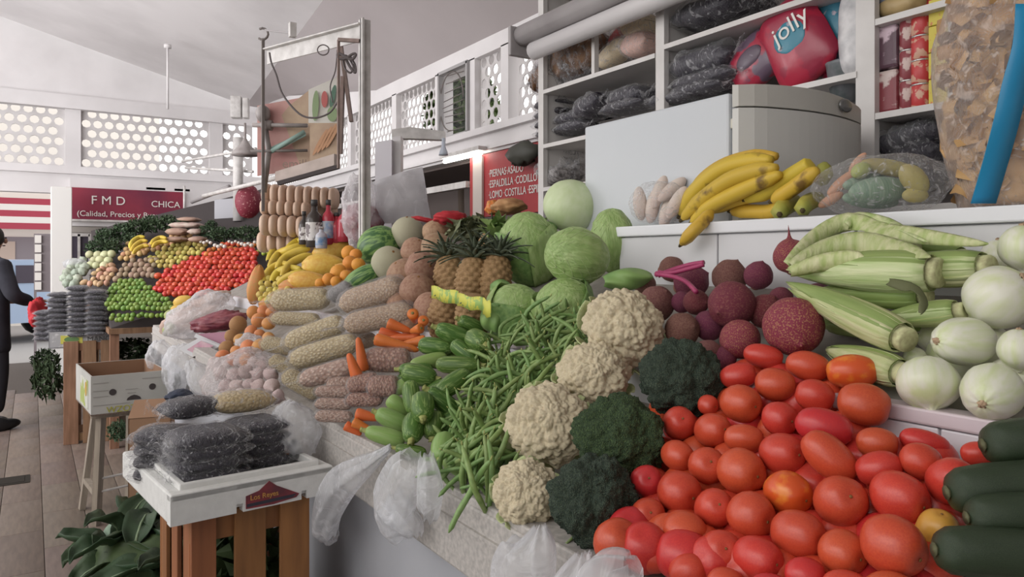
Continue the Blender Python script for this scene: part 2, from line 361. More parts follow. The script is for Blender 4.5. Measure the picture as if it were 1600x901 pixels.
slm = mesh('slat', bbox(x0, x1, -.02, .02, -.043, .043, .012), mat('shutter_grey', (.34, .31, .28), .6), False)
for k in range(19): obj('slat', slm, sh, (0, 0, .1+.095*k))
dp = empty('shop_window', (0, 11.2, 0)); tag(dp, 'dark small shop window beside the white column', 'window')
xa = ony(106, 380, 11.2).x; xb = ony(140, 380, 11.2).x
obj('pane', mesh('pane', box(xa, xb, 0, .02, 1.25, 1.72), mat('dark_glass', (.07, .06, .08), .2), False), dp)
fm = MB()
for x in (xa, (xa+xb)/2, xb): fm.add(box(x-.015, x+.015, -.03, .02, 1.22, 1.75))
fm.add(box(xa, xb, -.03, .02, 1.72, 1.76)).add(box(xa, xb, -.02, .02, 0, 1.25)); obj('window_frame', mesh('frame', fm, m_steelw, False), dp)
# ---- the street beyond the opening
m_st = mat('street_asphalt', (.35, .34, .33), .9)
tag(obj('street', mesh('street', box(-9, 4, 12.2, 60, -.005, .0), m_st, False)), kind='structure')
sb = empty('shop_building', (-2.5, 19, 0)); tag(sb, 'pale building across the street with red striped awning', 'building')
obj('facade', mesh('facade', box(-5, 5, 0, .3, 0, 5), mat('facade_cream', (.8, .76, .7), .8), False), sb)
for k in range(5): obj('awning_stripe', mesh('stripe', box(-5, 5, -.5+.01*k, -.45, 2.05+.13*k, 2.18+.13*k), (mat('awning_red', (.38, .05, .08), .7), m_cream)[k % 2], False), sb)
obj('shop_front', mesh('shop_front', box(-4, 4.6, -.04, .0, .3, 1.9), mat('shop_front_dark', (.25, .22, .24), .6), False), sb)
for k in range(5): obj('shop_panel', mesh('panel', box(-3.8+1.6*k, -2.6+1.6*k, -.07, -.03, .5, 1.8), mat('shop_panel_tan', (.5, .40, .34), .6), False), sb)
text('lettering', 'TIENDA', .5, mat('letter_orange', (.75, .35, .1), .6), (1.9, -.05, 2.95), QRY, sb)
car = obj('parked_car', None, None, (-.55, 15.6, 0), Quaternion((0, 0, 1), .35)); tag(car, 'pale blue parked car seen through the far opening', 'car')
cp = [(-.8, .35), (-.82, .75), (-.75, .95), (-.3, 1.02), (.0, 1.38), (1.1, 1.42), (1.6, 1.05), (2.2, .98), (2.3, .6), (2.25, .35)]
cv = [(x-.7, -.8, z) for x, z in cp]+[(x-.7, .8, z) for x, z in cp]; n = len(cp)
cf = [tuple(range(n-1, -1, -1)), tuple(range(n, 2*n))]+[(i, (i+1) % n, n+(i+1) % n, n+i) for i in range(n)]
obj('car_body', mesh('body', (cv, cf), mat('car_blue', (.35, .45, .6), .25), False), car)
obj('side_window', mesh('side_window', MB().add(box(-.55, .0, -.815, -.8, 1.02, 1.3)).add(box(.05, .6, -.815, -.8, 1.02, 1.32)), mat('dark_glass', (.1, .1, .1), .1), False), car)
for x in (-.9, 1.0):
    for y in (-.82, .66): obj('wheel', mesh('wheel', tube([(x, y, .32), (x, y+.16, .32)], .32, 16), mat('tyre', (.03, .03, .03), .8)), car)
mr = empty('market_rack', (0, 0, 0)); mr.location = (.12, 11.3, 0); tag(mr, 'narrow dark rack with small packets beside the white column', 'rack')
obj('rack_panel', mesh('panel', MB().add(box(-.1, .12, 0, .05, 1.0, 1.75)).add(box(-.1, -.07, 0, .05, 0, 1.0)).add(box(.09, .12, 0, .05, 0, 1.0)), mat('rack_dark', (.22, .19, .2), .7), False), mr)
pk = mesh('packet', box(-.09, -.02, -.04, 0, -.05, .05), m_cream, False)
for k in range(6): obj('packet', pk, mr, (0, 0, 1.08+.12*k))
# ================================================================== FIRST STALL: counter, ledge, fridge, shelving
m_terr = mat('terrazzo_beige', (.50, .47, .44), .6, (.36, .34, .32), 90, bump=.1, bscale=80)
m_cgrey = mat('counter_face_grey', (.42, .43, .46), .55, (.36, .37, .40), 3)
m_white = mat('white_enamel', (.74, .75, .77), .35)
m_wtile = mat('white_glazed_tile', (.72, .71, .74), .2, (.68, .66, .70), 6, rnd=.1)
m_bed = mat('bed_board', (.30, .28, .25), .8, (.22, .20, .18), 20)
Y0, Y1 = -.35, 5.75
ct = empty('market_counter', (.71, 2.6, 0)); tag(ct, 'long masonry display counter with terrazzo lip carrying the whole produce heap', 'counter')
def cpart(name, vf, m, sm=False, parent=ct):
    o = obj(name, mesh(name, vf, m, sm), parent); o.matrix_parent_inverse = Matrix.Translation((-.71, -2.6, 0)); return o
cpart('base', box(.77, 1.72, Y0, Y1, 0, .86), m_cgrey)
cpart('front_slab', MB().add(bbox(.71, .80, Y0, Y1, .80, .945, .006)).add(bbox(.715, .79, Y0, Y1, .935, .958, .004)).add(box(.704, .712, Y0, Y1, .895, .903)), m_terr)
def slope(x0, z0, x1, z1, y0, y1, t=.03):
    v = [(x0, y0, z0), (x1, y0, z1), (x0, y1, z0), (x1, y1, z1), (x0, y0, z0-t), (x1, y0, z1-t), (x0, y1, z0-t), (x1, y1, z1-t)]
    return v, [(0, 1, 3, 2), (4, 6, 7, 5), (0, 4, 5, 1), (2, 3, 7, 6), (0, 2, 6, 4), (1, 5, 7, 3)]
cpart('display_bed', MB().add(slope(.79, .925, 1.16, 1.10, Y0, Y1)).add(slope(1.19, 1.165, 1.60, 1.37, Y0, Y1)).add(box(1.58, 1.76, Y0, Y1, .86, 1.40)).add(box(1.17, 1.60, Y0, Y1, .86, 1.0)), m_bed)
cpart('riser_backing', box(1.165, 1.19, Y0, Y1, .95, 1.165), m_wtile)
cpart('riser_trim', bbox(1.150, 1.195, Y0, 1.9, 1.165, 1.190, .004), mat('trim_pink_white', (.60, .52, .55), .3))
tl = mesh('tile', bbox(1.156, 1.168, 0, .147, .98, 1.163, .003), m_wtile, False)
for k in range(14):
    o = obj('tile', tl, ct); o.matrix_parent_inverse = Matrix.Translation((-.71, -2.6, 0)); o.location = (0, Y0+.15*k+.04, 0)
# raised ledge behind
cpart('ledge_core', box(1.565, 1.70, Y0, 1.78, 1.36, 1.495), m_white)
cpart('ledge_top', bbox(1.54, 1.74, Y0, 1.80, 1.490, 1.522, .004), m_white)
pn = mesh('ledge_panel', bbox(1.553, 1.566, 0, .395, 1.34, 1.488, .003), mat('ledge_panel_grey', (.62, .62, .63), .35, rnd=.08), False)
for k in range(5):
    o = obj('ledge_panel', pn, ct); o.matrix_parent_inverse = Matrix.Translation((-.71, -2.6, 0)); o.location = (0, 1.375-.4*k, 0)
# fridge
fz = empty('fridge', (2.0, 1.75, 0)); tag(fz, 'white upright fridge with rounded front cap and small oval badge', 'fridge')
m_fr = mat('fridge_side', (.56, .585, .61), .35, (.53, .56, .59), 1.5); m_fd = mat('fridge_door', (.60, .60, .57), .4); m_fc = mat('fridge_cap', (.52, .51, .47), .45)
def fpart(name, vf, m, sm=False, parent=fz):
    o = obj(name, mesh(name, vf, m, sm), parent)
    if parent is fz: o.matrix_parent_inverse = Matrix.Translation((-2.0, -1.75, 0))
    return o
fpart('cabinet_body', bbox(1.70, 2.30, 1.46, 2.13, .05, 1.905, .008), m_fr)
fpart('door_gasket', box(1.715, 2.285, 1.445, 1.462, .1, 1.90), mat('gasket_grey', (.35, .36, .38), .6))
def bow(z0, z1, rnd=.03, dip=0.0):
    n = 16; v = []; f = []
    for z in (z0, z1):
        for i in range(n+1):
            t = i/n; x = 1.70+.60*t; y = 1.405-.055*math.sin(PI*t)+.0
            if t < .08: y += (.08-t)/.08*.02
            if t > .92: y += (t-.92)/.08*.02
            v.append((x, y, z-(dip*(2*t-.6)**2 if z == z1 else 0)))
        v += [(2.30, 1.447, z-(dip*1.6 if z == z1 else 0)), (1.70, 1.447, z)]
    k = n+3; f = [tuple(range(k-1, -1, -1)), tuple(range(k, 2*k))]+[(i, (i+1) % k, k+(i+1) % k, k+i) for i in range(k)]
    return v, f
fpart('door', bow(.3, 1.855), m_fd); cap = fpart('top_cap', bow(1.860, 1.925, dip=.012), m_fc)
bdg = fpart('badge', lathe([(0.001, 0), (.03, 0), (.034, .004), (.026, .008), (.001, .008)], 20, lambda p, a, t: Vector((p.x*1.0, -p.z, p.y*.62))), mat('badge_grey', (.22, .22, .22), .3, metal=.5), True, cap)
bdg.location = (2.10, 1.352, 1.893); bdg.parent = cap
fpart('hinge', bbox(1.705, 1.75, 1.43, 1.46, 1.80, 1.83, .004), mat('hinge_cream', (.6, .58, .5), .4))
# wall shelving
XS = 2.45; m_sh = mat('shelf_white', (.66, .64, .62), .55, (.60, .58, .56), 8); m_shb = mat('shelf_back', (.40, .37, .36), .8, (.34, .31, .30), 3)
yx = lambda px, X=2.5: onx(px, 300, X).y
sv = empty('wall_shelving', (XS, 2, 0)); tag(sv, 'white painted shelving along the right wall above the fridge', 'shelving')
def spart(name, vf, m=m_sh):
    o = obj(name, mesh(name, vf, m, False), sv); o.matrix_parent_inverse = Matrix.Translation((-XS, -2, 0)); return o
for y, w_ in ((3.47, .05), (2.51, .055), (1.50, .07), (.40, .06)): spart('upright', box(XS, XS+.03, y-w_/2, y+w_/2, .0, 3.0)); spart('side_panel', box(XS+.03, XW-.03, y-.012, y+.012, 1.0, 2.95))
for y0, y1, z in ((2.54, 3.44, 2.385), (2.54, 3.44, 2.075), (2.54, 3.44, 1.83), (1.53, 2.48, 2.41), (1.53, 2.48, 2.085), (1.53, 2.48, 1.75), (.43, 1.46, 2.25), (.43, 1.46, 1.925), (.43, 1.46, 1.60), (2.54, 3.44, 1.5)):
    spart('shelf_board', box(XS-.005, XW-.03, y0, y1, z-.022, z))
spart('back_panel', box(XW-.03, XW-.005, .3, 3.48, .6, 3.0), m_shb)
spart('divider', box(XS+.0, XS+.03, yx(938)-.012, yx(938)+.012, 2.385, 2.66)); spart('divider', box(XS+.1, XS+.12, 1.535, 1.55, 1.75, 2.085)); spart('top_board', box(XS, XW-.03, .43, 3.44, 2.93, 2.95))
# rolled awning tubes above the shelving
ra = empty('rolled_awning', (2.3, 2.6, 2.8)); tag(ra, 'rolled grey shutter tubes under the ceiling above the left shelves', 'awning')
m_roll = mat('roll_grey', (.36, .34, .34), .4, (.28, .26, .26), 3); m_roll2 = mat('roll_light', (.62, .60, .60), .35)
pA = onx(812, 62, 2.35); pB = onx(838, 84, 2.35)
for k, (px, py, r, mm) in enumerate(((808, 60, .06, m_roll), (822, 60, .035, m_roll2), (834, 80, .05, m_roll2))):
    a = onx(px, py, 2.36); obj('roll_tube', mesh('tube', tube([(a.x-2.3, a.y-2.6, a.z-2.8), (a.x-2.3, .9-2.6, a.z-2.8)], r, 14), mm), ra)
obj('end_plate', mesh('end_plate', bbox(-.02, .13, pA.y-2.6-.01, pA.y-2.6+.02, pA.z-2.8-.10, pA.z-2.8+.07, .008), m_roll, False), ra)
obj('bracket', mesh('bracket', box(.1, .56, -.6, -.56, -.03, .14), m_roll, False), ra)
# ------------------------------------------------------------------ bags
m_film = film('clear_film', (.80, .80, .82), .04, .12, 40, 1.0, .28); m_filmw = film('milky_film', (.80, .80, .83), .62, .3, 14, .8); m_filmt = film('thin_white_bag', (.86, .87, .90), .30, .3, 16, .9, .35, .35)
m_beanblk = mat('black_beans', (.014, .012, .020), .35, (.035, .03, .045), 120, bump=.8, bscale=160, bkind='vor')
m_brownf = mat('brown_snack', (.30, .17, .09), .6, (.16, .08, .045), 25, bump=.8, bscale=50)
def pillow(L, W, T, seed=0, end=.25, wr=.0, nu=22, nv=20, pw=3):
    def fn(u, v):
        a = TAU*v; x = (u-.5)*L; e = min(u, 1-u)/.5; s = (1-(1-e)**pw)
        w_ = W/2*(1-end+end*s); t = T/2*max(.02, s**.6)
        p = Vector((x, w_*math.copysign(abs(math.cos(a))**.8, math.cos(a)), t*math.copysign(abs(math.sin(a))**.8, math.sin(a))))
        k = wr*(1.6-s)
        return p+Vector((nz(p, 14/L*.3, seed), nz(p, 14/L*.3, seed+5), nz(p, 22/L*.3, seed+9)))*k*min(W, T)*.6
    v, f = sheet(nu, nv, fn)
    v = v[:(nu+1)*nv]; m = (nu+1)*nv; f = [tuple(i % m for i in g) for g in f]; return v, f
def finsheet(L0, W, ln, seed):
    def fn(u, v):
        y = (v-.5)*W*(1+.5*u); return Vector((L0+u*ln, y, .02*math.sin(9*v+seed)*u+nz((u*3, v*5, seed), 2, seed)*.02*(u+.2)))
    return sheet(6, 12, fn)
def bagproto(L, W, T, m_fill, seed=0, m_fi=None, tail=.25, two=False, wr=.12, shell=1.05, pw=3):
    m_fi = m_fi or m_film
    r = mesh('filling', pillow(L*.94, W*.92, T*.92, seed, wr=wr*.6, pw=pw), m_fill)
    s = mesh('plastic_film', pillow(L*shell, W*shell, T*shell, seed+1, wr=wr*1.6, nu=26, nv=24, pw=pw), m_fi)
    ks = [('plastic_film', s, None, [])]
    if tail: ks.append(('film_end', mesh('film_end', finsheet(-L*.5, W*.7, -L*tail, seed), m_fi), None, []))
    if two: ks.append(('film_end', mesh('film_end', finsheet(L*.5, W*.7, L*tail, seed+2), m_fi), None, []))
    return (r, ks)
blk = [bagproto(.26, .17, .055, m_beanblk, s, tail=.12, wr=.25) for s in (1, 2, 3)]
cupm = lambda d, roll=0: qx(d, roll)
# stacked black bean bags on the shelves
def shelfbag(px, py, X, L, W, T, pr, label, group=None, ang=0, cat='bag', name='bean_bag', tilt=0):
    o = place(name, pr, onx(px, py, X), Quaternion((0, 0, 1), PI/2+ang) @ Quaternion((0, 1, 0), tilt), (L/.26, W/.17, T/.055), label, cat, group); return o
shelfbag(866, 164, 2.62, .26, .2, .07, blk[0], 'black bean bag, topmost of the small stack at the left end of the middle shelf', 'black bean bags on the middle shelf')
shelfbag(868, 179, 2.62, .28, .2, .07, blk[1], 'black bean bag second from top in the left end stack', 'black bean bags on the middle shelf')
shelfbag(868, 194, 2.62, .28, .2, .07, blk[2], 'black bean bag third from top in the left end stack', 'black bean bags on the middle shelf')
shelfbag(870, 209, 2.62, .28, .2, .07, blk[0], 'black bean bag at the bottom of the left end stack', 'black bean bags on the middle shelf')
shelfbag(902, 185, 2.60, .28, .2, .07, blk[1], 'flat black bean bag lying right of the left end stack, upper of two', 'black bean bags on the middle shelf')
shelfbag(903, 199, 2.60, .28, .2, .07, blk[2], 'flat black bean bag lying right of the left end stack, lower of two', 'black bean bags on the middle shelf')
shelfbag(932, 166, 2.58, .24, .22, .12, blk[1], 'plump shiny black bean bag above the far corner of the fridge', 'black bean bags on the middle shelf', tilt=.2)
shelfbag(962, 158, 2.66, .22, .2, .09, blk[0], 'small black bean bag behind the plump one above the fridge', 'black bean bags on the middle shelf')
shelfbag(993, 152, 2.60, .26, .22, .11, blk[2], 'black bean bag just left of the tall shelf upright', 'black bean bags on the middle shelf')
shelfbag(985, 168, 2.52, .34, .2, .06, blk[1], 'grey filmed bean bag lying along the fridge top edge', 'black bean bags on the middle shelf')
for i, (px, py, L, t) in enumerate(((1060, 158, .30, .06), (1100, 143, .34, .07), (1112, 126, .40, .08))):
    shelfbag(px, py, 2.56, L, .22, t, blk[i], ('low grey filmed bean bag right of the tall upright', 'grey bean bag behind the fridge top, middle layer', 'grey wrinkled bean bag under the big black one')[i], 'black bean bags on the middle shelf')
shelfbag(1110, 100, 2.58, .40, .24, .14, blk[0], 'large shiny black bag of beans left of the red snack bags')
shelfbag(1118, 20, 2.60, .42, .26, .13, blk[1], 'shiny black bag of beans on the upper shelf right of the upright'); shelfbag(1172, 10, 2.66, .2, .2, .08, blk[2], 'small dark bag end on the upper shelf')
for i, (px, py, X) in enumerate(((860, 262, 2.62), (880, 255, 2.66), (872, 276, 2.55), (896, 270, 2.66))):
    shelfbag(px, py, X, .17, .15, .09, bagproto(.26, .17, .055, mat('grey_dry_goods', (.10, .09, .09), .5, (.45, .43, .42), 40), 11+i, tail=.3, wr=.5), ('crumpled clear bag of dark goods, leftmost on the lower shelf', 'crumpled clear bag of dark goods, rear one on the lower shelf', 'crumpled clear bag of dark goods, lowest on the lower shelf', 'crumpled clear bag of dark goods, rightmost on the lower shelf')[i], 'crumpled bags on the lower shelf', tilt=.5)
for i, (px, py) in enumerate(((1420, 222), (1436, 248), (1418, 262), (1440, 215), (1432, 275))):
    shelfbag(px, py, 2.6, .22, .2, .11, blk[i % 3], 'glossy black bag under the can shelf, '+('left upper one', 'middle one', 'left lower one', 'right upper one', 'lowest one')[i], 'glossy black bags under the cans', tilt=.2)
# brown wrinkled snack bags, pale bags on the left upper shelf
for i, (px, py, L, T) in enumerate(((862, 118, .22, .2), (880, 100, .24, .22), (904, 84, .26, .26), (922, 74, .2, .26), (846, 128, .14, .16))):
    place('snack_bag', bagproto(.26, .17, .12, m_brownf, 20+i, tail=.15, wr=.55), onx(px, py, 2.60), Quaternion((0, 0, 1), 1.2+i*.3) @ Quaternion((0, 1, 0), -.3), (L/.26, 1.2, T/.14), 'crumpled brown bag on the upper left shelf, '+('second from left', 'third from left', 'fourth from left', 'next to the thin divider', 'leftmost and smallest')[i], 'bag', 'crumpled brown bags on the upper left shelf')
m_pale = [mat('pale_yellow_bag', (.62, .52, .36), .5, bump=.3), mat('pale_pink_bag', (.66, .44, .38), .5, bump=.3), mat('red_bag', (.45, .08, .08), .5)]
for i, (px, py, L, W, T, k, tl_, lb) in enumerate(((962, 84, .26, .14, .12, 0, -.35, 'pale yellow filled bag leaning right of the thin divider'), (1002, 70, .2, .18, .14, 1, 0, 'pale pink filled bag beside the tall upright, lower one'), (1002, 42, .2, .18, .13, 0, 0, 'cream filled bag beside the tall upright, upper one'), (972, 58, .18, .12, .1, 2, -.5, 'small red bag behind the pale bags on the upper shelf'))):
    place('filled_bag', bagproto(.26, .17, .12, m_pale[k], 30+i, tail=.1, wr=.1), onx(px, py, 2.6+(.08 if k == 2 else 0)), Quaternion((0, 0, 1), -PI/2) @ Quaternion((0, 1, 0), tl_), (L/.26, W/.17, T/.12), lb, 'bag')
# printed snack bags
def printbag(name, px, py, X, L, W, T, base, c2, c3, seed, label, tilt, words=None):
    m1 = mat(name+str(seed), base, .3, c2, 9, thr=(.5, .54), bump=.5, bscale=14, spec=.6)
    xa_ = Vector((0, -math.cos(tilt), math.sin(tilt))); za_ = Vector((-1, 0, 0)); rt2 = Matrix((xa_, za_.cross(xa_), za_)).transposed().to_quaternion()
    o = place(name, (mesh('bag', pillow(L, W, T, seed, wr=.1), m1), []), onx(px, py, X), rt2, 1, label, 'snack bag')
    pt = obj('printed_panel', mesh('panel', sphere(20, 10, lambda p: Vector((p.x*L*.27+L*.02, p.y*W*.19+W*.02, T*.44+p.z*.012))), mat('panel'+str(seed), c3, .3, (.45, .40, .46), 22, thr=(.58, .64), bump=.3)), o)
    if words: text('lettering', words, W*.28, m_cream, (-L*.18, W*.02, T*.44+.014), Quaternion((0, 0, 1), .0), o)
    return o
printbag('snack_bag', 1180, 96, 2.56, .26, .22, .10, (.36, .02, .05), (.12, .08, .12), (.12, .09, .12), 41, 'dark red glossy snack bag above the fridge, left of the big red one', 0.5, None)
printbag('snack_bag', 1246, 66, 2.52, .27, .36, .12, (.40, .02, .05), (.30, .02, .05), (.05, .22, .30), 42, 'big red snack bag with a teal and white printed panel', .45, 'jolly')
printbag('snack_bag', 1310, 50, 2.60, .20, .40, .12, (.36, .02, .06), (.05, .20, .28), (.05, .20, .28), 43, 'red and teal snack bag beside the grey plastic wrapped packet', .15, None)
o = place('wrapped_packet', (mesh('packet', pillow(.30, .12, .08, 3, wr=.15), mat('grey_wrap', (.42, .42, .43), .3, (.65, .64, .64), 18, bump=.6, bscale=25)), []), onx(1337, 50, 2.50), Quaternion((0, 1, 0), PI/2) , 1, 'silvery grey wrapped packet hanging at the second upright', 'packet')
place('dark_tub', (mesh('tub', lathe([(.05, 0), (.07, .14), (.075, .15), (.06, .155)], 14), mat('tub_dark', (.10, .12, .12), .4, (.2, .2, .22), 20)), []), onx(1322, 140, 2.55)-Vector((0, 0, .05)), None, 1, 'dark grey tub left of the second upright above the fridge', 'tub')
# cans, jars and boxes in the right bay
m_lid = mat('can_lid', (.62, .60, .58), .25, metal=.8)
def canproto(r, h, c, c2):
    b = mesh('can', lathe([(r*.9, 0), (r, .004), (r, h-.004), (r*.93, h)], 18), mat('can'+str(c), c, .35, c2, 30, thr=(.5, .55)))
    return (b, [('lid', mesh('lid', lathe([(r*.92, h-.003), (r*1.02, h-.003), (r*1.02, h+.003), (r*.9, h+.003)], 18), m_lid), None, [])])
can = canproto(.034, .078, (.50, .05, .05), (.60, .35, .25)); canb = canproto(.030, .10, (.25, .05, .06), (.55, .42, .38)); canw = canproto(.036, .095, (.52, .55, .56), (.62, .62, .62))
z0 = 1.925
for c in range(2):
    for k in range(4+(c)): place('food_can', can, (2.51+.08*c, yx(1441+c*17, 2.51+.08*c), z0+.001+.081*k), Quaternion((0, 0, 1), c+k), 1, 'red food can in the %s stack on the can shelf, %s up' % (('left', 'right')[c], ordw(k+1)), 'can', 'red cans on the can shelf')
for k in range(3): place('coffee_jar', canb, (2.51, yx(1418), z0+.001+.103*k), None, 1, 'small dark red jar left of the red cans, '+('bottom', 'middle', 'top')[k]+' of three', 'jar', 'dark red jars')
def carton(px, py, X, sx, sy, sz, c, c2, label, name='carton'):
    p = onx(px, py, X); m1 = mat('carton'+label[:14], c, .5, c2, 24, thr=(.48, .56))
    o = place(name, (mesh('carton', bbox(-sx/2, sx/2, -sy/2, sy/2, 0, sz, .003), m1, False), []), p, None, 1, label, 'box'); return o
big = [((.10, .05, .07), (.55, .42, .48)), ((.22, .04, .05), (.55, .45, .42))]
for k in range(2):
    y = yx(1387, 2.52); p = Vector((2.52, y, z0+.001+.155*k)); m1 = mat('tea_bag%d' % k, big[1-k][0], .3, big[1-k][1], 14, thr=(.5, .56), bump=.3)
    place('foil_packet', (mesh('packet', bbox(-.04, .04, -.055, .055, 0, .15, .012), m1, False), []), p, None, 1, ('dark red printed foil packet standing on the can shelf beside the upright', 'pink and black printed foil packet stacked on the dark red one')[k], 'packet')
for k in range(4): place('yellow_carton', (mesh('carton', bbox(-.04, .04, -.030, .030, 0, .085, .003), mat('carton_yellow', (.60, .50, .08), .5, (.55, .20, .08), 35, thr=(.55, .6)), False), []), (2.52, yx(1470, 2.5), z0+.001+.087*k), None, 1, 'small yellow carton right of the red cans, %s from the bottom' % ordw(k+1), 'box', 'yellow cartons on the can shelf')
for k in range(4): place('white_can', canw, (2.51, yx(1497, 2.5), z0+.001+.098*k), None, 1, 'white labelled can right of the yellow cartons, %s from the bottom' % ordw(k+1), 'can', 'white cans on the can shelf')
place('snack_bag', (mesh('bag', pillow(.2, .18, .08, 4, wr=.2), mat('blue_bag', (.07, .09, .14), .4, (.2, .22, .28), 25)), []), (2.56, yx(1378, 2.56), 2.30), Quaternion((0, 0, 1), PI/2) @ Quaternion((1, 0, 0), .9), 1, 'dark blue packets lying on the top right shelf', 'packet')
place('snack_bag', (mesh('bag', pillow(.16, .14, .08, 6, wr=.2), mat('tan_bag', (.45, .33, .16), .4)), []), (2.56, yx(1414, 2.56), 2.30), Quaternion((0, 0, 1), PI/2), 1, 'tan packet lying on the top right shelf', 'packet')
# ------------------------------------------------------------------ steel frame with scales
fm0 = empty('scale_frame', (1.6, 4.43, 1.35)); tag(fm0, 'white angle iron frame with diagonal top beam standing behind the melons', 'frame')
A = onx(567, 30, 1.6); def_l = lambda px, py, X=1.42: onx(px, py, X)
def fpart2(name, vf, m=m_steelw, sm=False):
    o = obj(name, mesh(name, vf, m, sm), fm0); o.matrix_parent_inverse = Matrix.Translation(-fm0.location); return o
fpart2('upright', MB().add(box(1.585, 1.645, A.y-.006, A.y+.006, 1.33, A.z)).add(box(1.585, 1.597, A.y-.03, A.y+.03, 1.33, A.z)))
B = at(418, 78, 4.84)
top = A.copy(); top.z = A.z-.03
def bar(a, b, w_, h_):
    a = Vector(a); b = Vector(b); d = (b-a); q = d.to_track_quat('X', 'Z'); L_ = d.length; v, f = box(0, L_, -w_/2, w_/2, -h_/2, h_/2)
    return [q @ Vector(p)+a for p in v], f
fpart2('top_beam', MB().add(bar(top, B, .07, .008)).add(bar(top-Vector((0, 0, .05)), B-Vector((0, 0, .05)), .008, .09)))
fpart2('cross_bar', bar(at(415, 47, 4.84), at(457, 52, 4.6), .015, .012), m_roll)
fpart2('short_post', bar(at(457, 36, 4.6), at(457, 58, 4.6), .04, .04), m_steelw)
C2 = at(529, 62, 4.3); fpart2('inner_post', MB().add(bar(C2, Vector((C2.x, C2.y, 1.95)), .014, .014)).add(bar(C2, at(562, 64, 4.26), .02, .02)), mat('old_wood_brown', (.26, .19, .17), .7, (.19, .14, .12), 20))
fpart2('brace', MB().add(bar(at(532, 66, 4.4), at(549, 190, 4.4), .035, .02)).add(bar(at(536, 120, 4.4), at(532, 240, 4.4), .04, .02)), mat('old_wood_brown', (.2, .1, .1)))
fpart2('far_post', bar(at(411, 62, 4.9), at(411, 330, 4.9), .018, .018), mat('rust_dark_iron', (.2, .2, .2)))
def wire(name, pts, r, label, m=None, cat='wire', z=4.5):
    o = obj(name, None, None, at(*pts[0], z)); tag(o, label, cat)
    q = [at(px, py, z)-o.location for px, py in pts]; obj('cable', mesh('cable', tube(smoothcurve(q), r, 6), m or mat('cable_dark', (.13, .11, .11), .6)), o); return o
wire('cable', [(421, 82), (424, 98), (432, 118), (442, 148), (468, 178), (492, 184), (515, 176), (528, 158)], .006, 'dark cable hanging in a loop between the frame posts')
wire('cable', [(527, 78), (524, 110), (516, 135), (520, 160)], .004, 'thin cable hanging beside the inner frame post')
hk = empty('hanging_scale', at(412, 180, 4.95)); tag(hk, 'old hanging market scale with hook, beam and pan beside the frame', 'scale')
def hpart(name, vf, m): o = obj(name, mesh(name, vf, m, True), hk); o.matrix_parent_inverse = Matrix.Translation(-hk.location); return o
m_iron = mat('rust_dark_iron', (.2, .2, .2)); m_scale = mat('scale_grey', (.34, .31, .30), .5, (.24, .21, .20), 12)
hpart('hook', tube([at(410+9*math.sin(t*.55), 53-9*math.cos(t*.55), 4.95) for t in range(-1, 8)], .008, 6), m_iron)
hpart('rod', tube([at(411, 60, 4.95), at(412, 165, 4.95)], .007, 6), m_iron)
hpart('scale_beam', tube([at(395, 195, 4.95), at(480, 196, 4.9)], .014, 8), m_scale); hpart('counterweight', tube([at(410, 195, 4.95), at(425, 196, 4.95)], .035, 12), m_scale)
hpart('head', sphere(10, 8, lambda p: at(411, 178, 4.95)+Vector((p.x*.05, p.y*.05, p.z*.06))), m_scale)
hpart('lower_beam', tube([at(392, 236, 4.95), at(480, 235, 4.9)], .010, 6), m_iron)
hpart('arm', tube([at(412, 185, 4.95), at(420, 235, 4.95), at(412, 300, 4.95)], .02, 8), m_scale)
hpart('strut', tube([at(425, 236, 4.93), at(476, 206, 4.9)], .016, 6), mat('scale_green', (.25, .36, .32), .6))
wire('twine_coil', [(505+9*math.cos(t), 78+8*math.sin(t)) for t in (0, .8, 1.6, 2.4, 3.2, 4.0, 4.8, 5.6, 6.2)], .004, 'faint coil of twine hanging under the top beam', z=4.4)
wire('rubber_bands', [(544+9*math.cos(t*1.1)+t*.3, 100+14*math.sin(t*1.3)) for t in range(14)], .006, 'dark tangle of rubber bands hooked under the frame corner', z=4.35)
wire('rubber_bands', [(540+14*math.cos(t*.9)+t*.3, 88+5*math.sin(t*1.7)) for t in range(12)], .008, 'black knotted cords tied just under the frame top corner', z=4.3)
# cardboard produce box panels used as a partition, plank under them
pb = empty('carton_partition', at(470, 280, 4.9)); tag(pb, 'flattened printed produce cartons standing as a partition inside the frame', 'carton')
def quad(pts, z, m, name, parent=pb, th=.004):
    P = [at(px, py, z if not hasattr(z, '__len__') else z[i]) for i, (px, py) in enumerate(pts)]; nrm = (P[1]-P[0]).cross(P[2]-P[0]).normalized()*th; n = len(P)
    o = obj(name, mesh(name, (P+[p+nrm for p in P], [tuple(range(n)), tuple(range(2*n-1, n-1, -1))]+[(i, n+i, n+(i+1) % n, (i+1) % n) for i in range(n)]), m, False), parent)
    if parent: o.matrix_parent_inverse = Matrix.Translation(-parent.location)
    return o
m_pinkc = mat('carton_pink', (.50, .26, .24), .7, (.58, .36, .32), 5); m_tanc = mat('carton_tan', (.50, .38, .27), .7, (.42, .30, .22), 8); m_whc = mat('carton_white', (.62, .60, .55), .7)
quad([(402, 275), (402, 165), (484, 150), (484, 262)], 5.0, m_pinkc, 'pink_panel')
quad([(440, 180), (452, 165), (484, 140), (484, 262), (470, 262)], 4.98, m_tanc, 'tan_panel')
quad([(482, 192), (482, 140), (529, 119), (529, 192)], 4.9, m_whc, 'white_panel'); quad([(484, 262), (484, 192), (529, 192), (529, 248)], 4.9, m_tanc, 'tan_panel')
m_pg = mat('print_green', (.25, .33, .18), .7); m_pr = mat('print_red', (.45, .13, .12), .7); m_pdg = mat('print_dark_green', (.10, .18, .13), .7)
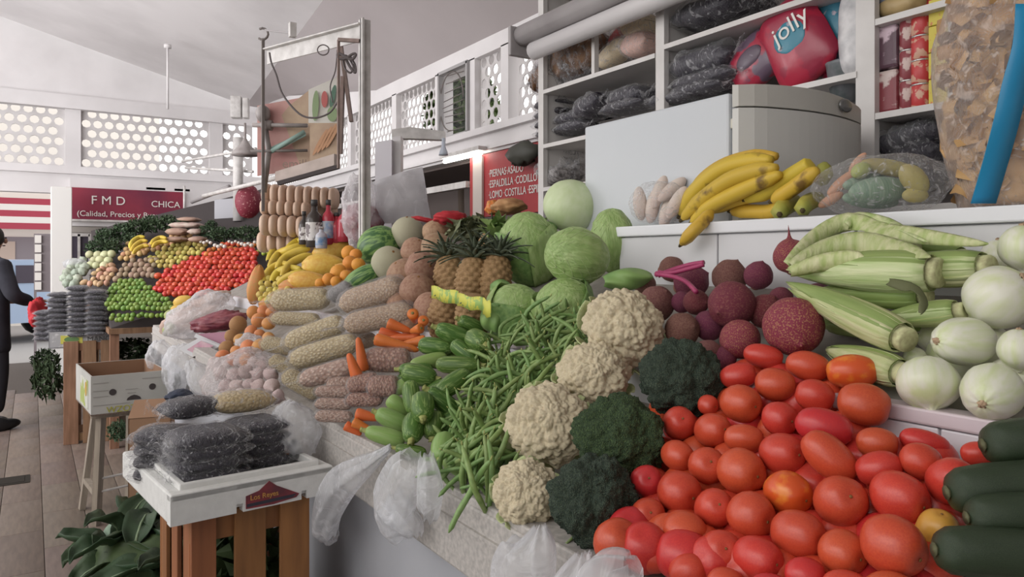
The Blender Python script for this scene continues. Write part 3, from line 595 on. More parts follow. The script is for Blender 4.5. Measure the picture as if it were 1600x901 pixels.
def oval(px, py, rx, ry, z, m, ang=0, parent=pb):
    P = []; n = 16
    for i in range(n):
        x = rx*math.cos(TAU*i/n); y = ry*math.sin(TAU*i/n); P.append((px+x*math.cos(ang)-y*math.sin(ang), py+x*math.sin(ang)+y*math.cos(ang)))
    return quad(P, z, m, 'printed_vegetable', parent, .002)
oval(493, 165, 5, 24, 4.885, m_pg, .05); oval(507, 155, 5, 13, 4.885, m_pr); oval(520, 150, 4, 18, 4.885, m_pdg, .2); oval(519, 178, 8, 12, 4.885, m_pg)
for k in range(4): oval(500+7*k, 222-4*k, 3, 24, 4.885, mat('print_carrot', (.50, .28, .16), .7), .5)
quad([(418, 232), (476, 205), (478, 212), (424, 240)], 4.95, mat('scale_green', (.3, .4, .3)), 'green_stripe')
text('lettering', 'emillas', .085, mat('print_brown', (.30, .22, .18), .7), at(441, 262, 4.93), Quaternion((0, 0, 1), -YAW+.12) @ QRY, pb).matrix_parent_inverse = Matrix.Translation(-pb.location)
quad([(430, 268), (522, 240), (522, 258), (430, 284)], [4.9, 4.8, 4.8, 4.9], mat('plank_pale', (.50, .42, .38), .7, (.42, .35, .31), 14), 'wood_rail', th=.04)
quad([(432, 283), (528, 257), (528, 263), (434, 289)], [4.88, 4.78, 4.78, 4.88], m_dark, 'rail_shade_strip', th=.03)  # dark strip painted in as the shade under the wood rail
# white light box / folded sheets behind the post and the wall arm lamp
wb2 = empty('white_cabinet', at(602, 300, 4.9)); tag(wb2, 'white box panels standing behind the hanging plastic bag right of the post', 'box')
quad([(586, 392), (586, 222), (612, 218), (612, 392)], 4.9, mat('panel_white', (.70, .68, .72), .5), 'front_panel', wb2, .12)
quad([(612, 392), (612, 214), (626, 212), (626, 392)], 4.95, m_plaster, 'side_panel', wb2, .12)
al = empty('arm_lamp', at(660, 212, 5.2)); tag(al, 'flat white arm with small hanging bulb holder in front of the lattice', 'lamp')
quad([(612, 202), (640, 198), (695, 205), (695, 218), (640, 216), (612, 216)], 5.2, m_steelw, 'arm', al, .08)
o = obj('lamp_holder', mesh('holder', lathe([(.012, .1), (.014, .04), (.03, 0), (.034, -.02)], 12), mat('holder_blue', (.55, .60, .68), .4)), al); o.matrix_parent_inverse = Matrix.Translation(-al.location); o.location = at(693, 238, 5.2)
# distant clutter rails left of the frame (neighbouring stall's steel rails)
for i, (a, b, r, lb) in enumerate((((300, 315, 7.2), (358, 292, 6.6), .022, 'grey steel rail sloping up behind the vegetables, left one'), ((318, 306, 6.6), (432, 278, 5.6), .018, 'thin pale rail reaching from the back stall to the carton partition'), ((285, 252, 8.5), (400, 232, 7.5), .015, 'thin horizontal steel rail in front of the far lattice, upper one'), ((290, 262, 8.5), (395, 268, 7.5), .015, 'thin horizontal steel rail in front of the far lattice, lower one'), ((372, 215, 7.5), (372, 345, 7.5), .05, 'pale steel post of the back stall standing behind the greens'), ((288, 290, 8.2), (288, 340, 8.2), .012, 'thin rail post beside the right end of the shop sign'))):
    A1 = at(*a); B1 = at(*b); o = obj('steel_rail', mesh('rail', tube([(0, 0, 0), B1-A1], r, 8), m_steelw if i != 0 else m_roll), None, A1); tag(o, lb, 'rail')
rm = obj('net_bag', mesh('bag', sphere(14, 10, lambda p: Vector((p.x*.11, p.y*.1, p.z*.14+nz(p, 3)*.02))), mat('dark_red_net', (.22, .03, .05), .6, (.5, .25, .25), 60, thr=(.6, .65))), None, at(388, 315, 6.2)); tag(rm, 'dark red net bag hanging left of the stacked pale bundles', 'bag')
lb = obj('bell_pan', mesh('pan', lathe([(.12, 0), (.115, .03), (.05, .09), (.012, .16), (.01, .30)], 16), m_scale), None, at(383, 243, 6.8)); tag(lb, 'grey bell shaped scale pan hanging before the lattice corner', 'scale pan')
gp = empty('grey_partition', at(348, 335, 7.4)); tag(gp, 'pale grey partition sheet behind the bunched greens', 'panel')
quad([(335, 350), (335, 312), (384, 308), (384, 350)], 7.6, mat('partition_grey', (.42, .42, .45), .6), 'sheet', gp, .03)
# ================================================================== PRODUCE PROTOTYPES
rs = random.Random(11)
def vn(p): return noise.voronoi(p)[0]
m_tom = mat('tomato_skin', (.52, .045, .028), .32, (.58, .068, .034), 14, rnd=.16, spec=.5, sss=.05)
m_scar = mat('stem_scar', (.25, .12, .04), .8)
def tomproto(seed, nu=22, nv=14, el=1.22):
    def fn(d):
        r = 1-.10*abs(d.z)**6+.05*nz(d, 1.1, seed)+.015*math.cos(3*math.atan2(d.y, d.x)+seed)*(1-d.z*d.z)
        z = d.z*el
        if d.z > .93: z -= .10*((d.z-.93)/.07)**2
        return Vector((d.x*r, d.y*r, z*r))
    me = mesh('tomato', sphere(nu, nv, fn), m_tom)
    sc = mesh('stem_scar', lathe([(.001, 0), (.07, .0), (.05, .02), (.001, .015)], 8), m_scar)
    return (me, [('stem_scar', sc, Matrix.Translation((0, 0, el*.86)), [])])
toms = [tomproto(s, el=e) for s, e in ((1, 1.15), (2, 1.25), (3, 1.35), (4, 1.1))]
# plum tomatoes of the front heap: (px, py, rx, ry, angle, note)
T = []
for x, y, rx, ry, a in ((613,125,75,42,-8),(768,160,80,52,-8),(925,180,92,62,5),(525,195,70,45,12),(655,225,76,58,0),(533,292,76,66,0),(795,265,72,57,-20),(965,295,95,75,-15),(420,298,40,36,0),(318,362,58,65,90),(435,385,66,58,30),(670,345,70,60,0),(545,415,75,50,0),(825,375,105,65,-12),(312,475,62,52,0),(415,510,65,75,90),(535,530,85,80,0),(680,468,82,72,20),(845,480,115,68,-42),(1012,430,75,55,0),(1180,430,90,45,-15),(1165,495,75,62,-20),(1020,520,85,60,20),(203,565,57,62,90),(318,605,76,75,0),(700,605,90,75,-10),(440,660,68,75,90),(570,685,90,82,0),(885,635,90,98,90),(1090,620,105,88,-15),(1275,565,80,85,90),(1375,470,68,45,0),(208,685,62,65,90),(335,750,80,78,0),(735,750,92,82,10),(465,810,72,82,90),(110,800,60,65,90),(225,830,68,56,-10),(595,835,90,75,10),(890,815,85,80,0),(1070,790,115,105,-20),(350,880,75,60,20),(760,895,75,60,0),(905,940,90,60,0),(1225,740,70,85,90),(480,925,70,55,0),(640,950,80,60,0),(1060,960,100,75,0)):
    T.append((920+x*.445, 500+y*.445, rx*.445, ry*.445, a))
rows = sorted(T, key=lambda t: t[1]); lab = {}
bands = []
for t in rows:
    if bands and t[1]-bands[-1][0][1] < 26: bands[-1].append(t)
    else: bands.append([t])
for bi, b_ in enumerate(bands):
    for ti, t in enumerate(sorted(b_)): lab[t] = 'ripe plum tomato in the front heap, %s row down, %s from the broccoli side' % (ordw(bi+1), ordw(ti+1))
oddl = {2: 'orange tinged plum tomato nearest the corn butt at the top right of the heap', 25: 'plum tomato with an orange yellow shoulder in the middle of the heap', 18: 'long plum tomato tilted down to the right, lying near the centre', 8: 'smallest orange red tomato beside the upper broccoli', 44: 'half hidden yellowish tomato left of the lowest cucumber'}
m_tomo = mat('tomato_orange_shoulder', (.62, .09, .02), .28, (.72, .22, .03), 1.3, spec=.5, thr=(.50, .66)); m_tomy = mat('tomato_yellow', (.60, .32, .06), .3)
def tomato(t, i, lift=0):
    px, py, rx, ry, a = t; p = heap(px, py, lift)
    s = rad(p, min(rx, ry)); el = max(rx, ry)/min(rx, ry)
    P_ = toms[i % 4]; sc = (s, s, s*el/(1.15, 1.25, 1.35, 1.1)[i % 4])
    tow = 20 if el > 1.2 else 62
    if el <= 1.2: sc = (s, s, s*.98)
    o = place('plum_tomato', P_, p, qz(axd(a, tow), rs.uniform(0, 6)), sc, oddl.get(i) or lab[t], 'tomato', 'plum tomatoes in the front heap', True)
    if i in (2, 25, 44):
        o.data = o.data.copy(); o.data.materials[0] = m_tomy if i == 44 else m_tomo
    return o
for i, t in enumerate(T): tomato(t, i, .014 if i in (18, 13, 40) else (-.02 if i in (44, 31, 20) else 0))
# the lower layer that fills the gaps
cnt = 0
for gy in range(590, 930, 42):
    for gx in range(960, 1560, 52):
        x = gx+(gy//42 % 2)*26+rs.uniform(-6, 6); y = gy+rs.uniform(-5, 5)
        if x < 1030-(y-620)*.32 or (x > 1350 and y < 700) or y < 560+max(0, (1100-x)*.5) or x > 1480: continue
        if x < 985 and y < 850: continue
        p = heap(x, y, -.050); p.z = max(p.z, 1.0)
        s = .036; place('plum_tomato', toms[cnt % 4], p, qz(axd(rs.uniform(0, 180), 30)), (s, s, s*.95), 'half hidden lower layer plum tomato, '+('behind the top rows' if y < 680 else 'close to the broccoli heads' if x < 1100 else 'in the centre of the front heap' if x < 1300 else 'close to the cucumbers'), 'tomato', 'lower layer of plum tomatoes', False); cnt += 1
# cucumbers
m_cuc = mat('cucumber_skin', (.018, .032, .016), .35, (.04, .06, .03), 30, bump=.3, bscale=90)
cucm = mesh('cucumber', lathe([(.001, -1.0), (.35, -.985), (.7, -.93), (.92, -.8), (1, -.5), (1, 0), (1, .5), (.9, .82), (.6, .95), (.001, 1)], 16, lambda p, a, t: Vector((p.x, p.y, p.z*4.2))+Vector((.25*t*t, 0, 0))), m_cuc)
cuct = mesh('stem_end', lathe([(.3, -4.28), (.18, -4.2), (.3, -4.1)], 8), mat('stem_tan', (.12, .12, .06), .7))
for px, py, r, a, lb in ((1622, 690, 36, 3, 'dark cucumber at the right edge, topmost, beside the tile riser'), (1572, 762, 38, 4, 'thick dark cucumber at the right edge, second from top'), (1590, 806, 34, 2, 'dark cucumber at the right edge, third from top'), (1552, 868, 38, -4, 'dark cucumber at the right edge, lowest, stem end toward the tomatoes')):
    p = heap(px+30, py, .01); s = rad(heap(px-60, py, .01), r)
    place('cucumber', (cucm, [('stem_end', cuct, None, [])]), p, qz(axd(a, 2), 1), (s, s, s*.72), lb, 'cucumber', 'cucumbers at the right edge')
# onions
m_on = mat('onion_white_green', (.72, .72, .60), .3, (.60, .66, .36), 1.0, rnd=.1, spec=.5, stretch=(2.2, 2.2, .35), thr=(.40, .66)); m_onr = mat('onion_root', (.48, .34, .22), .8)
onm = mesh('onion', lathe(sm([(.001, -.93), (.12, -.925), (.35, -.88), (.66, -.70), (.9, -.38), (1, 0), (.95, .32), (.78, .60), (.50, .82), (.26, .93), (.14, 1.02), (.10, 1.10), (.001, 1.12)]), 32, lambda p, a, t: p*(1+.012*math.cos(9*a))), m_on)
onr = mesh('root_scar', lathe([(.001, -1.0), (.10, -.98), (.16, -.93), (.15, -.90)], 12, lambda p, a, t: p*(1+.06*math.sin(5*a))), m_onr)
for px, py, rx, ry, a, tow, lf, lb in ((1450, 598, 48, 46, 80, -30, 0, 'round white onion at the left, sitting just behind the tile trim'), (1550, 612, 58, 44, 200, 40, 0, 'white onion with a brown root scar, right behind the tile trim'), (1506, 533, 60, 38, 178, 14, .02, 'pale green onion lying on its side with a root tuft at the left'), (1592, 545, 30, 36, 90, 0, .02, 'white onion cut by the right frame edge, middle height'), (1560, 464, 56, 50, 60, 40, .04, 'large pale onion upper right above the lying one'), (1560, 402, 26, 32, 90, 0, .0, 'small white onion peeking out behind the top pair'), (1598, 386, 34, 40, 90, 0, .06, 'white onion at the very top of the right edge'), (1508, 492, 14, 22, 90, 0, -.02, 'small pale onion sliver between the corn and the large onion'), (1430, 560, 20, 18, 0, 0, -.02, 'small green onion half hidden behind the corn butt')):
    p = heap(px, py, lf); s = rad(p, min(rx, ry)); e = max(rx, ry)/min(rx, ry)
    place('onion', (onm, [('root_scar', onr, None, [])]), p, qz(-axd(a, tow), rs.uniform(0, 6)), (s, s, s*max(.92, e*.92)), lb, 'onion', 'white onions behind the tile trim')
for px, py in ((1490, 560), (1540, 545), (1590, 600), (1470, 520), (1600, 470)):
    p = heap(px, py, -.05); place('onion', (onm, []), p, qz(axd(rs.uniform(0, 360), 0)), .045, 'white onion mostly hidden in the lower layer', 'onion', 'hidden white onions', False)
# beets
m_beet = mat('beet_skin', (.16, .025, .05), .6, (.27, .10, .08), 14, rnd=.35, bump=.5, bscale=70, thr=(.5, .72)); m_beet2 = mat('beet_brown', (.15, .055, .05), .75, (.24, .12, .09), 14, rnd=.25, bump=.5, bscale=60)
m_beetm = mat('beet_mottled', (.24, .03, .06), .55, (.42, .20, .10), 18, bump=.5, bscale=50, thr=(.5, .65)); m_stalk = mat('beet_stalk', (.40, .05, .14), .4, (.30, .03, .10), 20)
def beetm(m, tail): return (mesh('beet', lathe(sm([(.001, -1.0), (.3, -.96), (.7, -.75), (.95, -.35), (1, 0), (.92, .38), (.68, .72), (.38, .92), (.16, 1.05)]+([(.07, 1.3), (.03, 1.6), (.01, 1.75)] if tail else [(.05, 1.12), (.01, 1.16)])), 28, lambda p, a, t: p*(1+.05*nz(p, 1.6, 4))), m), [('crown', mesh('crown', lathe([(.34, -.93), (.26, -1.03), (.12, -1.10), (.001, -1.08)], 10, lambda p, a, t: p*(1+.08*math.sin(5*a))), mat('beet_crown', (.18, .06, .05), .8, (.3, .16, .1), 30)), None, [])])
bA = beetm(m_beet, False); bB = beetm(m_beet2, False); bC = beetm(m_beetm, False); bT = beetm(m_beetm, True)
for px, py, r, k, a, tow, lf, lb in ((1240, 510, 46, bC, -100, 60, .02, 'largest mottled red beet just above the tomatoes'), (1143, 476, 37, bA, 200, 40, .03, 'big smooth purple beet in the middle of the beet pile'), (1156, 530, 31, bC, 200, 30, .0, 'mottled beet behind the topmost tomatoes, left of the largest'), (1140, 432, 27, bB, 70, 20, 0, 'brownish beet below the ledge, behind the smooth purple one'), (1185, 430, 22, bA, 80, 20, 0, 'beet touching the ledge panel, left of the tailed beet'), (1236, 400, 27, bT, 95, 0, .03, 'beet with its pointed root tail up against the ledge'), (1080, 440, 27, bA, 30, 20, -.01, 'beet under the magenta stalks at the left'), (1008, 444, 17, bB, 90, 20, .0, 'small brown beet at the far left of the pile'), (1026, 474, 28, bB, 60, 40, .01, 'brown beet directly right of the top cauliflower'), (1066, 472, 17, bA, 0, 30, 0, 'dark small beet between two brown ones'), (1088, 472, 20, bA, 0, 60, .02, 'purple beet where the magenta stalks end'), (1066, 515, 27, bB, 30, 60, .01, 'brown round beet above the upper broccoli'), (1108, 508, 24, bA, 30, 20, -.01, 'dark purple beet right of the brown round one'), (1196, 486, 27, bA, 70, 30, -.01, 'purple beet between the smooth and the largest beet'), (1106, 550, 20, bB, 30, 20, 0, 'small brown beet just above the broccoli crown'), (1220, 466, 18, bA, 30, 20, -.01, 'purple beet under the corn tip'), (1130, 560, 20, bA, 30, 20, -.02, 'beet in shadow behind the first tomato'), (1050, 420, 20, bB, 10, 10, -.03, 'beet behind the stalks against the ledge'), (1280, 470, 28, bA, 10, 10, -.03, 'beet hidden below the upper corn ears')):
    p = heap(px, py, lf); place('beet', k, p, qz(axd(a, tow), rs.uniform(0, 6)), rad(p, r), lb, 'beet', 'beets below the ledge')
bs = empty('beet_stalks', heap(1088, 452, .06)); tag(bs, 'magenta beet stalks lying over the beets at the left', 'beet stalks')
for q in ([(1088, 456), (1072, 440), (1052, 432), (1026, 428)], [(1100, 410), (1080, 413), (1055, 420), (1028, 430)], [(1100, 413), (1075, 420), (1050, 426), (1030, 426)]):
    obj('stalk', mesh('stalk', tube(smoothcurve([heap(x, y, .065)-bs.location for x, y in q]), [.006]*(5*3)+[.008], 7), m_stalk), bs)
# corn in the husk
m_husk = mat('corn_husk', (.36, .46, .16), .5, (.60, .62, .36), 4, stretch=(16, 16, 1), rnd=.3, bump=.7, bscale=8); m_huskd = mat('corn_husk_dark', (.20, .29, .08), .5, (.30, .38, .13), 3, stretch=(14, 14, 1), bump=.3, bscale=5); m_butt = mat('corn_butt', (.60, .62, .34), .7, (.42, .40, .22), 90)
def cornear(a, b, r, label, m=m_husk, seed=1, spread=.0):
    a = Vector(a); b = Vector(b); L = (b-a).length; o = obj('corn_ear', None, None, a, qz(b-a)); tag(o, label, 'corn', 'corn ears in the husk')
    prof = [(.02, 0), (.25, .08), (.5, .2), (.75, .38), (.95, .6), (1, .8), (.92, .93), (.78, 1)]
    def R(t):
        for k in range(len(prof)-1):
            if prof[k][1] <= t <= prof[k+1][1]: return lerp(prof[k][0], prof[k+1][0], (t-prof[k][1])/(prof[k+1][1]-prof[k][1]))
        return prof[-1][0]
    obj('inner_husk', mesh('inner_husk', lathe([(R(j/16)*r*.93, L*j/16) for j in range(17)], 24, lambda p, an, t: Vector((p.x*(1+.02*math.cos(14*an)), p.y*(1+.02*math.cos(14*an)), p.z))), m), o)
    rr = random.Random(seed)
    for k in range(6):
        c0 = TAU*k/6+rr.uniform(-.3, .3); wd = rr.uniform(.7, 1.1); off = r*rr.uniform(.02, .10); tipo = rr.uniform(0, .12)*L; curl = spread*rr.uniform(-.2, 1)
        def fn(u, v):
            t = 1-v*(1-tipo/L); an = c0+(u-.5)*2*wd*(1-.75*v**3); rad_ = R(max(t, .0))*r+off*(1-.3*abs(2*u-1))+.001+curl*v*v*r
            z = t*L; return (rad_*math.cos(an)*(1+.015*math.cos(25*u)), rad_*math.sin(an)*(1+.015*math.cos(25*u)), z)
        s = sheet(8, 12, fn); obj('husk_leaf', mesh('husk_leaf', thin(s, .0012), m_huskd if (k == 2 and m is m_husk) else m), o)
    obj('stalk_end', mesh('stalk_end', lathe([(.74*r, L-.001), (.74*r, L+.012), (.66*r, L+.016), (.001, L+.013)], 18), m_butt), o)
    return o
def thin(s, d):
    v, f = s; n = len(v); import collections
    nr = [Vector((0, 0, 0)) for _ in v]
    for g in f:
        nn = (v[g[1]]-v[g[0]]).cross(v[g[2]]-v[g[0]])
        for i in g: nr[i] += nn
    v2 = [p-(q.normalized()*d if q.length else Vector((0, 0, d))) for p, q in zip(v, nr)]
    ec = {}
    for g in f:
        for i in range(len(g)): e = (g[i], g[(i+1) % len(g)]); ec[frozenset(e)] = ec.get(frozenset(e), []) + [e]
    rim = [(e[0][1], e[0][0], n+e[0][0], n+e[0][1]) for e in ec.values() if len(e) == 1]
    return v+v2, f+[tuple(n+i for i in reversed(g)) for g in f]+rim
def hpz(px, py, lf): return heap(px, py, lf)
c1 = hpz(1409, 527, .035); cornear(hpz(1230, 443, .06), c1, rad(c1, 27), 'front corn ear with its cut butt pointing down right', seed=1, spread=.1)
c2 = hpz(1456, 426, .06); cornear(hpz(1228, 421, .07), c2, rad(c2, 33), 'thick corn ear lying level in the middle of the pile', seed=2)
c3 = hpz(1536, 418, .05); cornear(hpz(1330, 425, .03), c3, rad(c3, 27), 'corn ear behind the level one, running to the onions', seed=3)
c4 = hpz(1345, 374, .07); cornear(hpz(1250, 408, .05), hpz(1420, 385, .06), rad(c4, 26), 'upper corn ear with loose leaves under the ledge', seed=4, spread=.5)
c5 = hpz(1440, 462, .02); cornear(hpz(1270, 455, .02), c5, rad(c5, 20), 'shadowed green corn ear below the level one', m=m_huskd, seed=5)  # darker husk puts this ear's shade into its colour
c6 = hpz(1494, 486, .02); cornear(hpz(1370, 500, .0), c6, rad(c6, 18), 'short corn ear with its butt beside the onions', seed=6)
c7 = hpz(1406, 582, -.01); cornear(hpz(1290, 545, -.02), c7, rad(c7, 24), 'lowest corn ear, butt showing behind the orange tinged tomato', seed=7)
c8 = hpz(1500, 400, .03); cornear(hpz(1330, 372, .03), c8, rad(c8, 16), 'thin corn ear at the back touching the ledge panel', m=m_huskd, seed=8)
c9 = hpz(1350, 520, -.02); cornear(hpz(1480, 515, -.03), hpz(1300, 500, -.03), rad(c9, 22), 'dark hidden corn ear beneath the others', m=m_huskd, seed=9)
# loose husk leaves arching over the pile
lv = empty('loose_husk', hpz(1240, 410, .08)); tag(lv, 'loose green husk leaves arching above the upper corn ears', 'corn husk')
for k, (q, w_) in enumerate((([(1232, 415), (1275, 372), (1330, 346), (1400, 362), (1470, 372), (1545, 381)], .020), ([(1240, 418), (1290, 392), (1350, 380), (1420, 392), (1455, 402)], .024), ([(1325, 352), (1345, 342), (1400, 352), (1450, 378)], .016), ([(1236, 425), (1290, 410), (1340, 404), (1352, 402)], .018), ([(1390, 440), (1430, 452), (1446, 470), (1440, 490)], .012))):
    P_ = smoothcurve([hpz(x, y, .10 if k != 4 else .07)-lv.location for x, y in q], 4); n = len(P_)-1
    def fn(u, v, P_=P_, w_=w_, n=n):
        i = min(int(v*n+.5), n); d = (P_[min(i+1, n)]-P_[max(i-1, 0)]).normalized(); s = d.cross(VF).normalized(); x = (u-.5)*2
        return P_[i]+s*(x*w_*math.sin(PI*(.12+.86*v))**.7)+VF*(abs(x)**2*w_*.6)
    obj('husk_leaf', mesh('husk_leaf', thin(sheet(6, n, fn), .001), m_husk if k != 4 else mat('dry_leaf', (.12, .13, .06), .7)), lv)
# cauliflower
m_cau = mat('cauliflower_curd', (.70, .62, .44), .8, (.60, .51, .34), 25, bump=.4, bscale=260, bkind='vor', sss=.05); m_cleaf = mat('cauliflower_leaf', (.42, .50, .22), .6, (.55, .60, .34), 18)
def cauproto(seed):
    def fn(d):
        sd = Vector((seed*5.1, 0, seed)); big = vn(d*1.7+sd); mid = vn(d*5.2+sd); sm = vn(d*13+sd)
        h = 1+.12*(1-min(1, big[0]*1.5)**2)+.085*(1-min(1, mid[0]*1.45)**2)+.036*(1-min(1, sm[0]*1.4)**2)-.18
        if d.z < -.25: h *= 1-.35*(-.25-d.z)
        return Vector((d.x*h, d.y*h, d.z*h*.86))
    me = mesh('cauliflower', sphere(190, 120, fn), m_cau); ks = []
    for k in range(5):
        an = TAU*k/5+seed
        def lf(u, v, an=an):
            x = (u-.5)*.9*math.sin(PI*min(.98, .25+.7*v)); r_ = .55+.52*math.sin(v*1.5); z = -.85+.75*v
            return Quaternion((0, 0, 1), an) @ Vector((r_+.05*math.cos(6*u), x, z))
        ks.append(('wrapper_leaf', mesh('wrapper_leaf', thin(sheet(6, 8, lf), .02), m_cleaf), None, []))
    return (me, ks)
for i, (px, py, rx, ry, tilt, lf, lb) in enumerate(((975, 513, 70, 66, 30, .06, 'topmost cauliflower, beside the brown beets'), (928, 586, 62, 54, 10, .03, 'second cauliflower from the top, above the green broccoli'), (857, 662, 72, 54, 15, .03, 'third cauliflower, wide, with a pale leaf at its lower left'), (822, 768, 56, 52, 0, .01, 'lowest cauliflower at the counter edge'))):
    p = heap(px, py, lf); q = qz(axd(100-tilt, 55), i*1.3); s = rad(p, 1)
    place('cauliflower', cauproto(i+1), p, q, (s*rx*.97, s*rx*.97, s*ry*1.02), lb, 'cauliflower', 'cauliflowers on the heap')
# broccoli
m_bro = mat('broccoli_floret', (.085, .115, .075), .85, (.042, .065, .045), 22, bump=1, bscale=40, bkind='vor', kind='vor', thr=(.15, .6)); m_brog = mat('broccoli_green', (.095, .15, .055), .85, (.045, .08, .035), 22, bump=1, bscale=40, bkind='vor', kind='vor', thr=(.15, .6)); m_brs = mat('broccoli_stem', (.20, .27, .10), .6)
def broproto(seed, m, n=11):
    r_ = random.Random(seed)
    def fn(d):
        sd = Vector((seed*3.3, 1, seed)); b = vn(d*1.9+sd); c = vn(d*5.0+sd); e = noise.noise(d*26+sd)
        h = .84+.18*(1-min(1, b[0]*1.5)**2)+.08*(1-min(1, c[0]*1.6)**2)+.035*(1-min(1, vn(d*15+sd)[0]*1.8)**2)+.02*e
        return Vector((d.x*h, d.y*h, d.z*h*.85 if d.z > -.2 else d.z*h*.6))
    me = mesh('broccoli', sphere(150, 90, fn), m)
    st_ = mesh('stem', lathe([(.22, -1.25), (.26, -1.2), (.24, -.8), (.4, -.4)], 12), m_brs)
    small = mesh('stem_twig', tube([(.55, 0, -.5), (.75, .1, -.55), (1.02, .12, -.35)], [.05, .04, .03], 6), m_brs)
    return (me, [('stem', st_, None, []), ('side_twig', small, None, [])])
for i, (px, py, rx, ry, m, lf, lb) in enumerate(((1063, 590, 64, 50, m_bro, .02, 'upper dark broccoli head between beets and tomatoes'), (966, 684, 72, 50, m_brog, .03, 'middle broccoli head, the greenest one'), (926, 782, 70, 70, m_bro, .02, 'largest dark broccoli head at the counter edge'))):
    p = heap(px, py, lf); s = rad(p, 1); place('broccoli', broproto(i+1, m), p, qz(axd(100, 55), i*2), (s*rx, s*rx, s*ry*1.1), lb, 'broccoli', 'broccoli heads')
# cabbages
m_cab = mat('cabbage_green', (.27, .40, .13), .45, (.40, .52, .22), 1.6, bump=1, bscale=3, stretch=(4, 4, .9), thr=(.42, .7)); m_cabw = mat('cabbage_pale', (.54, .64, .36), .45, (.60, .68, .44), 1.4, bump=.4, bscale=2, stretch=(3, 3, .9)); m_cabd = mat('cabbage_outer', (.13, .26, .07), .5, (.24, .38, .12), 8, bump=.4, bscale=30)
m_vein = m_cabw
def vein(d, n=7, s=0):
    a = math.atan2(d.y, d.x)+.5*d.z+s; return (abs(math.sin(a*n/2))**10)
def cabproto(seed, m, outer=0, rid=.025):
    rid *= 1.4
    def fn(d):
        h = 1+.03*nz(d, 1.5, seed)+rid*vein(d, 6, seed)*max(.1, 1-abs(d.z))+rid*.6*(abs(math.sin(9*d.z+3*nz(d, 1, seed)))**6)*abs(math.sin(3*math.atan2(d.y, d.x)))
        return d*h
    me = mesh('cabbage', sphere(56, 36, fn), m); ks = []
    if rid > .012:
        vb = MB(); P3 = lambda th, ph: fn(Vector((math.sin(th)*math.cos(ph), math.sin(th)*math.sin(ph), math.cos(th))))*1.004
        for c0 in (seed*.9+.4, seed*.9+2.5, seed*.9+4.6):
            vb.add(tube([P3(2.7-.23*k, c0+.03*math.sin(k)) for k in range(10)], [.022*(1-.07*k) for k in range(10)], 5))
            for k in range(1, 7):
                for s in (-1, 1): vb.add(tube([P3(2.7-.30*k-.10*j-.012*j*j, c0+s*(.17*j+.02*k*j*.3)) for j in range(6)], [.013*(1-.14*j) for j in range(6)], 4))
        ks.append(('leaf_veins', mesh('leaf_veins', vb, mat('cabbage_vein', (.46, .56, .28), .5)), None, []))
    for k in range(outer):
        an = TAU*k/max(outer, 1)+seed; r0 = 1.075+.03*k
        def lf(u, v, an=an, r0=r0, k=k):
            ph = an+(u-.5)*2.1; th = PI*(.96-.66*v*(1-.18*(2*u-1)**2)); d = Vector((math.sin(th)*math.cos(ph), math.sin(th)*math.sin(ph), math.cos(th)))
            return d*(r0+.03*vein(d, 9, seed)+.035*math.sin(13*u+k)*v+.10*max(0, v-.85)/.15*(.4+.6*math.sin(5*u+k)))
        ks.append(('outer_leaf', mesh('outer_leaf', thin(sheet(16, 14, lf), .012), m_cabd if k % 2 == 0 else m), None, []))
    return (me, ks)
cabs = [(893, 322, 45, 40, cabproto(1, m_cabw, 0, .006), 70, 30, .10, 'palest smooth cabbage on top of the cabbage pile'), (901, 400, 51, 44, cabproto(2, m_cab, 0, .03), 165, 10, .09, 'veined light green cabbage in the centre, under the pale one'), (826, 388, 47, 58, cabproto(3, m_cab, 3, .03), 100, 20, .05, 'green cabbage with dark outer leaves at the left of the pile'), (958, 376, 34, 50, cabproto(4, m_cab, 0, .04), 95, 0, .03, 'tall veined cabbage at the right beside the ledge end'), (806, 488, 46, 44, cabproto(5, m_cab, 3, .02), 70, 20, .0, 'lower left cabbage with a dark leaf flap, above the beans'), (880, 474, 46, 38, cabproto(6, m_cab, 2, .02), 110, 20, .0, 'lower right cabbage half hidden behind the top cauliflower'), (955, 330, 28, 24, cabproto(7, mat('cabbage_bluish', (.32, .44, .30), .5, (.42, .52, .38), 5), 0), 90, 0, -.02, 'bluish green cabbage at the back near the fridge corner')]
for px, py, rx, ry, pr, a, tow, lf, lb in cabs:
    p = heap(px, py, lf); s = rad(p, 1); vert = abs(math.sin(math.radians(a)))
    ax = ry if vert > .6 else rx; ot = rx if vert > .6 else ry
    place('cabbage', pr, p, qz(axd(a, tow), 1.1), (s*ot, s*ot, s*ax), lb, 'cabbage', 'green cabbages in the pile')
for q, lb in (([(766, 452), (790, 462), (800, 452), (790, 440)], 'dark loose cabbage leaf between pineapples and lower cabbage'), ([(762, 480), (770, 510), (778, 520), (782, 500)], 'small drooping grey green leaf beside the pineapple tape'), ([(945, 440), (980, 425), (1020, 432), (1000, 450)], 'flat cabbage leaf behind the top cauliflower')):
    c = heap(*q[0], .07); d = at(*q[2], depth(c)); e = (d-c); 
    wf = .45 if q[0][0] > 900 else .9
    o = obj('cabbage_leaf', mesh('leaf', thin(sheet(12, 12, lambda u, v: e*v + (e.cross(VF).normalized())*((u-.5)*e.length*wf*math.sin(PI*(.08+.88*v))**.6) - VF*(.02*math.sin(PI*v))+VF*(.03*(2*u-1)**2+.006*math.sin(9*u+8*v))), .0015), m_cabd), None, c); tag(o, lb, 'leaf')
